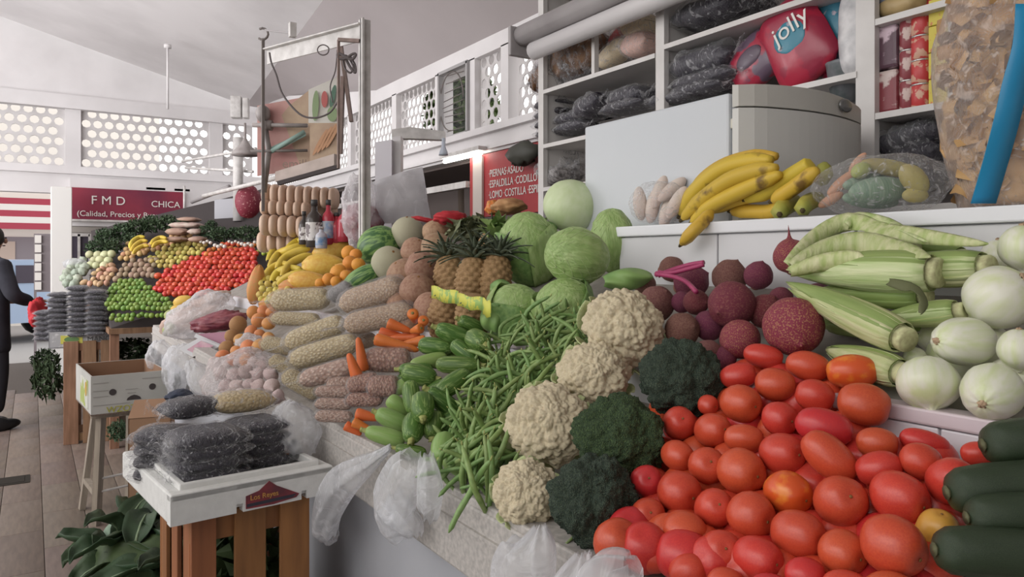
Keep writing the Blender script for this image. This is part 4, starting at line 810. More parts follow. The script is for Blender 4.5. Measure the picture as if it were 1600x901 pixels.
# pineapples
m_pin = mat('pineapple_skin', (.26, .15, .07), .7, (.40, .26, .12), 30, bump=.3, bscale=60); m_pleaf = mat('pineapple_leaf', (.07, .095, .06), .5, (.13, .15, .10), 10, rnd=.1)
def pinproto(seed, crown=True):
    N_ = 11
    def fn(p, a, t):
        u = a/TAU*N_; row = t*9; k = int(row); off = .5*(k % 2); fx = abs(((u+off) % 1)-.5)*2; fy = abs((row % 1)-.5)*2
        b = (1-fx**2)*(1-fy**2); return Vector((p.x*(1+.16*b), p.y*(1+.16*b), p.z))
    prof = [(math.sin(PI*(.12+.76*j/36))**.55*.5, -0.72+1.44*j/36) for j in range(37)]
    me = mesh('pineapple', lathe(prof, 66, fn), m_pin); ks = []
    if crown:
        r_ = random.Random(seed); lm = []
        for v_ in range(3):
            L = .6+.12*v_
            def lf(u, v, L=L, v_=v_): w_ = .11*(1-v)**.7+.004; return (w_*(u-.5)*2, -.25*v*v*(v_+.6)+.05*(2*u-1)**2, L*v)
            lm.append(mesh('crown_leaf', thin(sheet(2, 6, lf), .006), m_pleaf))
        for k in range(44):
            ti = .10+1.15*(k/44); an = k*2.4
            mx = Matrix.Translation((0, 0, .68+.16*(1-k/44))) @ Matrix.Rotation(an, 4, 'Z') @ Matrix.Translation((0, -.06-.12*k/34, 0)) @ Matrix.Rotation(ti, 4, 'X')
            ks.append(('crown_leaf', lm[k % 3], mx, []))
    return (me, ks)
pn1 = pinproto(1); pn0 = pinproto(2, False)
for px, py, r, a, tow, pr, lf, lb in ((704, 436, 29, 100, -20, pn1, .03, 'left pineapple of the upper row, crown against the jicamas'), (738, 440, 30, 85, -10, pn1, .06, 'middle pineapple of the upper row'), (772, 436, 30, 78, -15, pn1, .04, 'right pineapple of the upper row touching the cabbages'), (694, 494, 29, 80, 10, pn0, .02, 'lower left pineapple under the yellow tape'), (738, 496, 30, 90, 10, pn0, .02, 'lower middle pineapple behind the zucchini'), (765, 384, 20, 80, -30, pn1, -.02, 'pineapple at the back with only its crown showing')):
    p = heap(px, py, lf); place('pineapple', pr, p, qz(axd(a, tow), px*.1), rad(p, r)/.55*(.92), lb, 'pineapple', 'pineapples between jicamas and cabbages')
m_tape = mat('yellow_tape', (.62, .62, .10), .5, (.30, .46, .12), 40, thr=(.5, .55))
for a, b, h, lb in (((674, 456), (716, 466), 20, 'yellow green printed price tape, left piece on the pineapples'), ((714, 468), (755, 476), 20, 'yellow green printed price tape, middle piece on the pineapples'), ((754, 478), (767, 484), 26, 'yellow green printed price tape, short right piece by the cabbage leaf')):
    A1 = heap(*a, .105); B1 = heap(*b, .105); hh = rad(A1, h/2)
    o = obj('price_tape', mesh('tape', thin(sheet(8, 2, lambda u, v: (B1-A1)*u+VU*(hh*(2*v-1))-VF*(.012*math.sin(PI*u))+VU*.003*math.sin(9*u)), .001), m_tape), None, A1); tag(o, lb, 'tape')
    text('lettering', 'PIÑA', hh*1.3, mat('print_dark_green', (.1, .2, .1)), (B1-A1)*.12-VU*hh*.4-VF*.016, (Matrix((tuple((B1-A1).normalized()), tuple(VU), tuple(-VF))).transposed()).to_quaternion(), o) if h == 20 else None
# zucchini
m_zuc = mat('zucchini_skin', (.075, .16, .03), .35, (.22, .33, .10), 5, thr=(.5, .62), stretch=(1.3, 1.3, .15), rnd=.2, bump=.15, bscale=30); m_zucl = mat('zucchini_light', (.27, .38, .13), .35, (.22, .36, .09), 6, stretch=(1, 1, .2), rnd=.15); m_zst = mat('zucchini_stem', (.34, .36, .12), .6)
def zucproto(m): return (mesh('zucchini', lathe([(.001, -1.02), (.35, -1.0), (.7, -.9), (.92, -.68), (1, -.35), (1, 0), (.93, .4), (.78, .75), (.58, .93), (.40, .99)], 20, lambda p, a, t: Vector((p.x*(1+.035*math.cos(8*a)), p.y*(1+.035*math.cos(8*a)), p.z))), m), [('stem', mesh('stem', lathe([(.36, .97), (.30, 1.04), (.26, 1.18), (.32, 1.24), (.001, 1.25)], 8, lambda p, a, t: p*(1+.06*math.cos(5*a))), m_zst), None, [])])
zA = zucproto(m_zuc); zB = zucproto(m_zucl)
Z = ((735,508,38,26,150,20,zA,.03),(708,522,54,30,158,10,zA,.04),(747,532,38,34,-20,60,zA,.05),(680,541,50,28,-5,10,zA,.03),(726,550,46,26,-35,20,zA,.03),(670,564,52,24,190,20,zB,.02),(716,570,66,28,0,10,zA,.04),(650,577,50,24,180,0,zA,.02),(655,586,52,34,-10,10,zA,.03),(708,599,52,32,210,30,zA,.05),(628,604,34,24,200,10,zB,.01),(643,620,44,28,-80,30,zA,.03),(660,636,40,38,-70,65,zA,.06),(622,634,38,26,-40,0,zB,.01),(692,628,58,32,140,10,zA,.03),(612,655,50,30,155,0,zB,.01),(602,681,60,28,165,0,zB,.02),(646,668,38,36,-90,60,zA,.03),(677,664,32,38,-90,40,zA,.01),(692,700,40,38,-100,65,zB,.02),(714,722,40,36,-20,10,zB,.0),(642,704,46,20,170,0,zA,.0),(690,560,40,30,10,0,zA,-.02),(730,590,40,30,10,0,zA,-.02),(680,610,40,30,40,0,zA,-.02),(720,640,44,32,40,0,zA,-.02),(640,590,40,30,40,0,zA,-.02),(700,660,40,32,40,0,zA,-.01),(750,560,40,34,40,0,zA,-.01))
zr = sorted(range(len(Z)), key=lambda i: Z[i][1])
for k, i in enumerate(zr):
    px, py, ln, th, a, tow, pr, lf = Z[i]; p = heap(px, py, lf); s = rad(p, th/2)
    end = tow > 50
    place('zucchini', pr, p, qz(axd(a, tow), rs.uniform(0, 6)), (s, s, s*1.5 if end else rad(p, ln/2)/math.cos(math.radians(min(tow, 40)))*1.05), '%s zucchini, %s from the top of the zucchini pile%s' % ('pale green' if pr is zB else 'green', ordw(k+1), ', seen end on' if end else (', mostly hidden under others' if lf <= -.01 else '')), 'zucchini', 'zucchini between the carrots and green beans')
# carrots
m_car = mat('carrot_skin', (.70, .19, .045), .45, (.62, .14, .03), 20, stretch=(1, 1, 5), rnd=.15)
carp = (mesh('carrot', lathe([(.001, -1), (.25, -.98), (.45, -.85), (.62, -.5), (.8, 0), (.95, .5), (1, .8), (.85, .96), (.45, 1.0), (.3, .97)], 14, lambda p, a, t: p*(1+.02*math.sin(40*t)+.02*nz(p, 2))), m_car), [('crown', mesh('crown', lathe([(.3, .97), (.25, 1.03), (.1, 1.04), (.001, 1.02)], 8), mat('carrot_crown', (.25, .22, .08), .8)), None, [])])
C = ((575,650,40,20,170,0,.03,'upper carrot of the three at the counter edge'),(567,666,36,16,155,0,.02,'middle carrot of the three at the counter edge'),(552,671,30,16,150,0,.01,'lowest carrot of the three at the counter edge'),(564,553,54,19,-80,0,.10,'right one of two carrots standing on the bean bags'),(552,572,44,20,-70,0,.10,'left one of two carrots standing on the bean bags'),(620,538,72,20,165,0,.06,'long carrot lying across towards the zucchini'),(624,511,40,18,160,0,.07,'short thick carrot near the top of the carrot heap'),(614,523,44,18,170,0,.05,'carrot under the short thick one'),(647,496,20,18,90,65,.07,'carrot seen end on, topmost'),(660,505,18,17,60,65,.05,'carrot seen end on, right of the topmost'),(650,515,26,16,20,40,.05,'stubby carrot below the end on pair'),(632,527,50,18,0,0,.03,'carrot half hidden in the carrot heap'),(646,535,40,18,10,0,.03,'carrot touching the upper zucchini'),(604,533,40,16,175,0,.04,'thin carrot tip at the left of the carrot heap'))
for px, py, ln, th, a, tow, lf, lb in C:
    p = heap(px, py, lf); s = rad(p, th/2); place('carrot', carp, p, qz(axd(a, tow), 0), (s, s, rad(p, ln/2)*(1 if tow < 50 else 2)), lb, 'carrot', 'carrots beside the zucchini')
# green beans
m_bn = mat('green_bean', (.16, .27, .075), .45, (.25, .36, .13), 8, rnd=.3)
bnm = []
for s in range(5):
    c_ = .3+.28*s; P_ = [Vector((-.5, 0, 0)), Vector((-.25, c_*.18, .01)), Vector((0, c_*.26, .0)), Vector((.25, c_*.18, .015)), Vector((.5, 0, 0))]
    P_ = smoothcurve(P_, 3); n = len(P_); bnm.append(mesh('green_bean', tube(P_, [(.006 if i in (0, n-1) else .043*(.62+.38*math.sin(PI*i/(n-1))**.5)*(1+.07*math.sin(i*2.2))) for i in range(n)], 6), m_bn))
tipm = mesh('stem_tip', tube([(.49, 0, 0), (.55, -.01, .01)], [.013, .008], 5), m_zst)
def inpoly(x, y, P_):
    c = False; j = len(P_)-1
    for i in range(len(P_)):
        if (P_[i][1] > y) != (P_[j][1] > y) and x < (P_[j][0]-P_[i][0])*(y-P_[i][1])/(P_[j][1]-P_[i][1])+P_[i][0]: c = not c
        j = i
    return c
BP = [(800, 508), (898, 492), (905, 540), (872, 560), (868, 600), (800, 650), (790, 690), (770, 740), (748, 760), (712, 735), (696, 690), (720, 640), (740, 600), (750, 570), (765, 545)]
cb = 0; tries = 0
while cb < 290 and tries < 20000:
    tries += 1; x = rs.uniform(690, 910); y = rs.uniform(488, 765)
    if not inpoly(x, y, BP): continue
    lf = rs.choice((-.035, -.02, -.01, 0, .012, .022, .03)); p = heap(x, y, lf); a = rs.gauss(48, 36)+(90 if rs.random() < .2 else 0); L = rs.uniform(.095, .15)
    o = place('green_bean', (bnm[cb % 5], [('stem_tip', tipm, None, [])]), p, qx(axd(a, rs.gauss(0, 8)), rs.uniform(0, 6)), (L, L*1.0, L*1.0), 'green bean in the tangled heap, '+('top part below the cabbages' if y < 560 else 'upper middle beside the cauliflowers' if x > 815 else 'middle part beside the zucchini' if y < 640 else 'lower middle beside the wide cauliflower' if x > 760 else 'bottom part near the counter edge'), 'green bean', 'green beans in the heap', lf > .01); cb += 1
for px, py, L, a, k, lb in ((734, 775, .13, 60, 1, 'green bean hanging over the counter edge, tip lowest'), (722, 745, .10, 40, 2, 'green bean lying loose at the counter edge above the hanging one'), (690, 738, .09, 10, 0, 'short green bean poking left over the counter edge'), (742, 750, .12, 110, 3, 'green bean bent at the foot of the bean heap')):
    p = heap(px, py, .03); place('green_bean', (bnm[k], [('stem_tip', tipm, None, [])]), p, qx(axd(a, 0), 0), L*1.2, lb, 'green bean')
# ================================================================== LEDGE: plantains, bags
m_plan = mat('plantain_skin', (.62, .43, .05), .5, (.20, .12, .03), 16, thr=(.60, .72), rnd=.2); m_plang = mat('plantain_green_tip', (.30, .30, .06), .5); m_ptip = mat('banana_tip', (.07, .05, .02), .8)
def banana(parent, P_, r, m, org, tip=True, name='banana'):
    q = smoothcurve([Vector(p)-org for p in P_], 5); n = len(q); rr = []
    for i in range(n):
        t = i/(n-1); rr.append(r*(.28 if i == 0 else .45+.55*min(1, t*5) if t < .2 else 1-.55*max(0, (t-.82)/.18)))
    b = obj(name, mesh(name, tube(q, rr, 6), m), parent)
    if tip: obj('tip', mesh('tip', tube([q[0]+(q[0]-q[1]).normalized()*r*.5, q[0], q[1]], [r*.2, r*.32, r*.4], 6), m_ptip), b)
    return b
def hand(name, curves, X, label, m, cat='plantains', r=None):
    org = onx(*curves[0][0][-1], X); o = obj(name, None, None, org); tag(o, label, cat)
    for k, (c, rp, dx) in enumerate(curves):
        Pw = [onx(x, y, X+dx) for x, y in c]; banana(o, Pw, rad(Pw[0], rp), m, org)
    return o
hand('plantain_bunch', [([(1062, 336), (1086, 300), (1126, 266), (1170, 252), (1206, 250)], 13, .02), ([(1066, 342), (1098, 312), (1140, 282), (1180, 268), (1214, 262)], 13, -.01), ([(1078, 322), (1096, 286), (1130, 260), (1175, 246), (1214, 244)], 12, .05),
    ([(1080, 348), (1110, 322), (1150, 302), (1190, 284), (1220, 272)], 12, -.01), ([(1108, 330), (1140, 316), (1180, 304), (1218, 290)], 11, .03)], 1.61, 'bunch of ripe plantains with brown flecks, tips pointing left over the ledge', m_plan)
hand('plantain_bunch', [([(1164, 312), (1196, 300), (1232, 278), (1262, 260), (1268, 256)], 13, .02), ([(1206, 314), (1230, 300), (1258, 280), (1278, 264)], 12, -.01), ([(1142, 330), (1176, 330), (1206, 330), (1226, 318)], 12, .05), ([(1190, 300), (1222, 284), (1246, 268), (1268, 258)], 12, .06)], 1.61, 'second bunch of yellow plantains lying at the right of the first', m_plan)
o = obj('plantain', None, None, onx(1062, 378, 1.5)); tag(o, 'single plantain hanging down over the ledge edge at the left', 'plantain')
banana(o, [onx(1064, 382, 1.50), onx(1082, 362, 1.50), onx(1100, 344, 1.53), onx(1112, 330, 1.56)], .018, m_plan, o.location)
for px, py, r, lb in ((1221, 327, 15, 'plantain seen end on, left one of the pair on the ledge'), (1257, 321, 14, 'plantain seen end on, right one of the pair on the ledge')):
    o = obj('plantain', None, None, onx(px, py, 1.56)); tag(o, lb, 'plantain'); q = [onx(px-3, py+8, 1.54), onx(px, py, 1.58), onx(px+12, py-8, 1.66), onx(px+26, py-12, 1.74)]
    banana(o, q, rad(q[0], r), mat('plantain_yellow_green', (.50, .45, .08), .5, (.25, .28, .06), 9), o.location)
o = place('green_banana', (mesh('green_banana', lathe([(.001, -1.2), (.6, -.9), (1, 0), (.7, .8), (.2, 1.2)], 8), m_plang), []), onx(1286, 272, 1.66), qz(axd(80)), rad(onx(1286, 272, 1.66), 16), 'greenish yellow banana standing behind the second plantain bunch', 'banana')
# bag of pale rolls at the left end of the ledge
def filmblob(name, org, sx, sy, sz, m, seed, parent, neck=None, flat=.35):
    def fn(d):
        k = 1+.10*nz(d, 2.2, seed)+.05*nz(d, 7, seed)+.03*abs(nz(d, 14, seed)); p = Vector((d.x*sx*k, d.y*sy*k, d.z*sz*k))
        if d.z < 0: p.z = max(p.z, -sz*flat*2.4)
        return p
    return obj(name, mesh(name, sphere(40, 26, fn), m), parent)
m_paper = mat('pale_roll', (.70, .62, .55), .7, (.62, .50, .45), 6)
bg1 = obj('roll_bag', None, None, onx(1032, 318, 1.62)); tag(bg1, 'clear plastic bag of pale rolls at the left end of the ledge', 'bag')
for k, (x, y, a) in enumerate(((1000, 318, 95), (1020, 322, 80), (1042, 330, 75), (1058, 316, 60), (1030, 300, 70), (1050, 296, 40))):
    p = onx(x, y, 1.62+.02*(k % 3)); o = obj('pale_roll', mesh('roll', sphere(14, 10, lambda d: Vector((d.x*.022, d.y*.022, d.z*.055))), m_paper), bg1, p-bg1.location, qz(axd(a)))
filmblob('plastic_film', None, .10, .09, .068, m_film, 3, bg1)
# bag with cactus paddles, squash on the ledge right of the plantains
bg2 = obj('vegetable_bag', None, None, onx(1375, 290, 1.63)); tag(bg2, 'clear bag of sliced green cactus, squash and carrots on the ledge', 'bag')
for k, (x, y, rx, ry, a, c) in enumerate(((1372, 298, 46, 22, 5, 0), (1360, 312, 44, 14, -5, 0), (1350, 284, 34, 12, 12, 0), (1390, 262, 46, 13, -10, 1), (1428, 280, 28, 18, -50, 1), (1345, 266, 16, 12, 30, 2), (1316, 285, 30, 9, 40, 3), (1340, 254, 20, 7, 50, 3), (1430, 305, 20, 12, 0, 1), (1298, 312, 22, 8, 30, 3))):
    p = onx(x, y, 1.60+.03*(k % 4)); s = rad(p, 1); mm = (mat('cactus_strips', (.15, .24, .17), .6, (.28, .36, .27), 3, stretch=(1, 1, 60), bump=.5, bscale=8), mat('squash_yellow', (.45, .40, .14), .6, (.36, .30, .12), 5), mat('lime_soft', (.38, .42, .14), .5), mat('carrot_pale', (.60, .33, .22), .6))[c]
    obj(('cactus_strips', 'squash_piece', 'lime', 'carrot_piece')[c], mesh('piece', sphere(18, 12, lambda d: Vector((d.x*ry*s, d.y*ry*s, d.z*rx*s))), mm), bg2, p-bg2.location, qz(axd(a)))
f_ = filmblob('plastic_film', None, .11, .155, .072, m_film, 5, bg2)
# big bag of fried snack flakes
bag = obj('snack_flake_bag', None, None, (1.70, .70, 1.522)); tag(bag, 'huge clear bag of curly brown fried flakes with a blue band, standing on the ledge', 'bag')
m_fl = mat('fried_flake', (.58, .35, .17), .55, (.40, .20, .09), 12, rnd=.2, bump=.4, bscale=40)
def bagr(z): return (.80+.35*math.sin(min(1, z/.34)*PI*.55))*(1 if z < .36 else max(.25, 1-(z-.36)*1.9))
BW, BD = .150, .095
mb = MB(); r_ = random.Random(5)
for _ in range(420):
    z = r_.uniform(.03, .44); an = r_.uniform(0, TAU); k = bagr(z)*r_.uniform(.6, .86); c = Vector((BD*k*math.cos(an), BW*k*math.sin(an), z)); s = r_.uniform(.022, .045); cu = r_.uniform(1.5, 4); q = Quaternion(Vector((r_.gauss(0, 1), r_.gauss(0, 1), r_.gauss(0, 1))).normalized(), r_.uniform(0, 6))
    mb.add(([q @ Vector((s*.6*math.sin(cu*(u/5-.5)), s*(v/2-.5)*r_.uniform(.8, 1.2), s*.6*math.cos(cu*(u/5-.5))))+c for v in range(3) for u in range(6)], [(v*6+u, v*6+u+1, v*6+u+7, v*6+u+6) for v in range(2) for u in range(5)]))
o = obj('fried_flakes', mesh('flakes', mb, m_fl), bag); o['kind'] = 'stuff'
obj('flake_core', mesh('core', lathe([(.6, .01), (.75, .03), (.8, .25), (.78, .42), (.001, .45)], 20, lambda p, a, t: Vector((p.x*BD*.85, p.y*BW*.85, p.z))), m_fl), bag)
def bagfn(p, a, t):
    z = p.z; k = bagr(z)*(1+.03*nz((math.cos(a)*2, math.sin(a)*2, z*6), 1, 2)+.02*nz((math.cos(a)*5, math.sin(a)*5, z*16), 1, 3)); return Vector((BD*k*math.cos(a), BW*k*math.sin(a), z+.01*math.sin(3*a)*(z > .5)))
obj('plastic_film', mesh('film', lathe([(1, .62*j/30+.003) for j in range(31)], 40, bagfn, True, False), film('peach_film', (.80, .72, .68), .22, .15, 30, .7)), bag)
P_ = [onx(1600, 10, 1.60), onx(1596, 70, 1.585), onx(1580, 130, 1.575), onx(1566, 190, 1.575), onx(1550, 250, 1.59), onx(1530, 318, 1.61)]
P_ = [p-bag.location for p in smoothcurve(P_, 4)]; n = len(P_)-1
obj('blue_band', mesh('band', thin(sheet(2, n, lambda u, v: P_[min(n, int(v*n+.5))]+VR*((u-.5)*.050)-VF*.012), .002), mat('blue_band', (.02, .25, .47), .35)), bag)
# ================================================================== MIDDLE OF THE HEAP
m_corn = mat('hominy_kernels', (.74, .64, .42), .5, (.46, .36, .20), 110, kind='vor', bump=.9, bscale=110, bkind='vor', thr=(.2, .6)); m_corn2 = mat('split_grain', (.64, .50, .36), .5, (.40, .28, .19), 140, kind='vor', bump=.8, bscale=140, bkind='vor', thr=(.2, .6))  # dark kernel edges paint the shading between kernels into the colour
m_pean = mat('peanut_beans', (.58, .37, .28), .5, (.30, .15, .11), 70, kind='vor', bump=1, bscale=70, bkind='vor', thr=(.2, .6)); m_chick = mat('pale_beans', (.70, .53, .43), .5, (.40, .25, .19), 70, kind='vor', bump=1, bscale=70, bkind='vor', thr=(.2, .6))  # bean edges darkened in the colour as painted shading, like the kernels
gk = {}
def grain(px, py, ln, th, a, m, label, lf=.03, seed=1, tail=.3, tow=0, group='clear bags of grain in the middle of the heap', two=False):
    p = heap(px, py, lf); L = 2*rad(p, ln/2); W = 2*rad(p, th/2)
    key = (m.name, seed % 3, tail > 0, two)
    if key not in gk: gk[key] = bagproto(1, .5, .42, m, seed, tail=tail, two=two, wr=.06, pw=7)
    o = place('grain_bag', gk[key], p, qx(axd(a, tow), 0), (L, W/.47, W/.47), label, 'bag', group)
    # Object texture space is per mesh, so keep kernel size with a scaled copy
    return o
for m_, sc in ((m_corn, 26), (m_corn2, 32), (m_pean, 17), (m_chick, 17)):
    for nd in m_.node_tree.nodes:
        if nd.type == 'TEX_VORONOI': nd.inputs['Scale'].default_value = sc
grain(470, 468, 96, 42, 3, m_corn, 'plump clear bag of pale hominy on top, under the papayas', .06, 1)
grain(462, 498, 80, 26, -2, m_corn, 'flat hominy bag directly under the plump top one', .04, 2)
grain(494, 520, 104, 42, 20, m_corn, 'long hominy bag slanting up to the right', .05, 1)
grain(583, 461, 110, 50, 18, m_corn2, 'large tan grain bag on top with a clear crimped end', .08, 2, tow=10)
grain(592, 497, 116, 44, 12, m_corn2, 'tan grain bag below the large top one', .06, 1)
grain(436, 540, 56, 30, -12, m_corn, 'small hominy bag at the left with a twisted end', .05, 2)
grain(508, 548, 116, 42, 16, m_corn, 'clear bag of hominy with a folded end, under the long slanting one', .05, 3)
grain(446, 572, 56, 28, -28, m_corn, 'small crumpled hominy bag beside the garlic', .04, 1)
grain(512, 582, 92, 36, 16, m_chick, 'bag of large pale speckled beans lying under the hominy', .05, 2)
grain(606, 562, 76, 46, 0, m_pean, 'pinkish bean bag behind the two standing carrots', .04, 1, 0)
grain(568, 598, 50, 34, 10, m_pean, 'pinkish bean bag under the standing carrots', .05, 2, 0)
grain(600, 603, 50, 40, 0, m_pean, 'pinkish bean bag between carrots and pale zucchini', .03, 3, 0)
grain(570, 624, 60, 26, 0, m_pean, 'low pinkish bean bag just above the edge carrots', .02, 1, 0)
for k, y in enumerate((612, 631, 650)): grain(522, y, 62, 22, -2, m_chick, 'small pale bean bag in the left stack at the counter edge, '+('top', 'middle', 'bottom')[k]+' one', .03, k+1, 0, group='stack of small pale bean bags')
grain(560, 534, 60, 30, 10, m_corn2, 'tan grain bag mostly hidden between the carrots and the hominy', .0, 1, 0); grain(540, 600, 60, 34, 0, m_chick, 'pale bean bag hidden behind the small stack', .0, 2, 0); grain(620, 470, 60, 34, 0, m_corn2, 'tan grain bag hidden below the jicamas', .0, 2, 0)
grain(472, 600, 70, 34, -30, m_corn, 'hominy bag tucked behind the white bag on the foam tray', .02, 3); grain(480, 560, 60, 34, 0, m_corn, 'hominy bag hidden at the bottom of the pile', .0, 3)
g = grain(532, 456, 40, 30, 30, mat('grey_dry_goods', (.1, .09, .09)), 'dark grey packet with a small white label between two grain bags', .05, 1, 0)
# jicamas, melons
m_jic = mat('jicama_skin', (.42, .27, .17), .6, (.32, .18, .11), 6, rnd=.25, bump=.4, bscale=20); m_mel = mat('melon_netted', (.44, .42, .28), .7, (.52, .49, .36), 45, rnd=.1, bump=.6, bscale=80); m_wat = mat('watermelon_rind', (.16, .28, .08), .4, (.05, .12, .03), 4.0, kind='wave', thr=(.55, .75))
def roundproto(name, m, lob=0, fl=.95, stem=True, dis=.02):
    me = mesh(name, sphere(28, 18, lambda d: Vector((d.x, d.y, d.z*fl))*(1+lob*math.cos(6*math.atan2(d.y, d.x))*(1-d.z*d.z)+dis*nz(d, 2, 3))), m)
    return (me, [('stem_scar', mesh('scar', lathe([(.09, fl*.95), (.07, fl*1.03), (.001, fl*1.02)], 8), m_scar), None, [])] if stem else [])
jic = roundproto('jicama', m_jic, .03, .85, True, .06); mel = roundproto('melon', m_mel, .0, 1.0)
for px, py, r, a, tow, pr, nm, lf, lb in ((637, 364, 26, 90, 20, mel, 'melon', .02, 'upper grey green melon beside the red cloth'), (607, 411, 27, 60, 40, mel, 'melon', .04, 'lower pale netted melon in front of the watermelon'), (650, 392, 24, 70, 30, jic, 'jicama', .05, 'pale jicama between the two melons'), (682, 362, 22, 90, 10, jic, 'jicama', .02, 'jicama at the top, touching the pineapple crown'), (684, 390, 28, 40, 30, jic, 'jicama', .05, 'pinkish jicama left of the pineapple crowns'), (630, 428, 27, 120, 30, jic, 'jicama', .06, 'jicama right of the lower pale melon'), (660, 420, 28, 20, 50, jic, 'jicama', .07, 'jicama in the middle of the pile'), (652, 452, 28, 80, 30, jic, 'jicama', .06, 'brownish jicama above the carrots'), (672, 480, 26, 80, 40, jic, 'jicama', .02, 'smooth tan jicama touching the lower left pineapple'), (625, 472, 24, 10, 10, jic, 'jicama', .02, 'jicama behind the tan grain bags'), (640, 505, 20, 10, 10, jic, 'jicama', .0, 'jicama behind the carrots')):
    p = heap(px, py, lf); place(nm, pr, p, qz(axd(a, tow)), rad(p, r), lb, nm, 'jicamas left of the pineapples' if nm == 'jicama' else None)
wat = (mesh('watermelon', sphere(32, 20, lambda d: Vector((d.x, d.y, d.z*1.15))), mat('watermelon_stripes', (.20, .34, .10), .4, (.05, .13, .04), 1.6, thr=(.46, .56), stretch=(3.2, 3.2, .4))), [])
p = heap(592, 384, .02); place('watermelon', wat, p, qz(axd(25, 20)), rad(p, 31), 'striped green watermelon behind the pale melons', 'watermelon')
p = heap(566, 434, .03); place('watermelon', wat, p, qz(axd(30, 0)), (rad(p, 17), rad(p, 17), rad(p, 30)), 'small dark striped watermelon under the oranges', 'watermelon')
# net sack over the jicamas is only hinted: papayas, oranges, bananas further along
m_pap = mat('papaya_skin', (.66, .36, .06), .45, (.72, .48, .10), 4, rnd=.15); m_papo = mat('papaya_orange', (.62, .24, .08), .5, (.50, .28, .08), 5)
papm = lambda m: (mesh('papaya', lathe([(.001, -1.5), (.35, -1.45), (.75, -1.1), (1, -.5), (.98, .1), (.8, .75), (.5, 1.25), (.2, 1.45), (.001, 1.48)], 20, lambda p, a, t: p*(1+.03*math.cos(5*a))), m), [('stem_scar', mesh('scar', lathe([(.16, 1.42), (.10, 1.52), (.001, 1.5)], 8), m_scar), None, [])])
pa, pb_ = papm(m_pap), papm(m_papo)
for px, py, ln, th, a, pr, lf, lb in ((520, 392, 64, 40, 15, pa, .0, 'yellow papaya at the top, in front of the bottles'), (506, 414, 66, 38, 0, pa, .03, 'broad yellow papaya in the second row'), (482, 438, 62, 30, -5, pa, .05, 'low yellow papaya just above the plump hominy bag'), (466, 446, 60, 26, 5, pb_, .03, 'reddish papaya left of the low yellow one'), (400, 444, 62, 26, 80, pb_, .05, 'orange papaya standing upright left of the bananas'), (535, 425, 40, 30, 20, pa, .0, 'papaya behind the oranges'), (440, 470, 70, 26, 10, pb_, .0, 'reddish papaya hidden behind the hominy bags')):
    p = heap(px, py, lf); place('papaya', pr, p, qz(axd(a, 0)), (rad(p, th/2), rad(p, th/2), rad(p, ln/2)/1.48), lb, 'papaya', 'papayas')
m_or = mat('orange_peel', (.70, .27, .03), .45, (.76, .33, .05), 9, rnd=.15, bump=.3, bscale=90); org_ = roundproto('orange', m_or)
for k, (px, py, r) in enumerate(((545, 395, 12), (547, 411, 12), (560, 413, 11), (529, 425, 13), (513, 436, 10), (525, 440, 9), (541, 431, 10), (500, 442, 8), (556, 398, 10))):
    p = heap(px, py, .05); place('orange', org_, p, qz(axd(40*k, 20)), rad(p, r), 'orange beside the papayas, %s of nine from the top' % ordw(k+1) if 0 else 'orange in the small pile between papayas and watermelon, '+('top left', 'second row left', 'second row right', 'centre', 'lower left', 'bottom', 'under the centre one', 'leftmost', 'top right')[k], 'orange', 'oranges between papayas and watermelon')
m_ban = mat('banana_skin', (.66, .50, .06), .5, (.55, .40, .05), 12, rnd=.12)
def heaphand(name, curves, lf, label, m):
    org = heap(*curves[0][0][-1], lf); o = obj(name, None, None, org); tag(o, label, 'bananas')
    for c, rp in curves:
        Pw = [heap(x, y, lf+.02*math.sin(i)) for i, (x, y) in enumerate(c)]; banana(o, Pw, rad(Pw[0], rp), m, org)
heaphand('banana_bunch', [([(418, 408), (430, 390), (448, 380), (466, 378)], 7), ([(420, 418), (434, 398), (452, 390), (476, 382)], 7), ([(432, 420), (444, 404), (462, 394), (484, 388)], 7), ([(440, 432), (452, 414), (468, 404), (488, 398)], 7), ([(446, 396), (456, 384), (470, 376), (488, 378)], 7)], .07, 'upper bunch of yellow bananas left of the papayas', m_ban)
heaphand('banana_bunch', [([(412, 440), (420, 424), (436, 414), (456, 414)], 7), ([(424, 440), (434, 426), (450, 420), (470, 420)], 7), ([(434, 444), (446, 434), (460, 428), (478, 424)], 6)], .05, 'lower bunch of yellow bananas above the small yellow fruit', m_ban)
yf = roundproto('yellow_fruit', mat('yellow_fruit', (.62, .48, .09), .5, (.5, .40, .10), 20, rnd=.2), .05, 1.2)
k = 0
for y in range(428, 474, 8):
    for x in range(412 if y < 460 else 408, 462-(y-428)//2, 9):
        p = heap(x+rs.uniform(-2, 2), y+rs.uniform(-2, 2), .045); place('guava', yf, p, qz(axd(rs.uniform(0, 360), 40)), rad(p, 5.6), 'small yellow guava piled under the bananas', 'guava', 'guavas under the bananas', False); k += 1
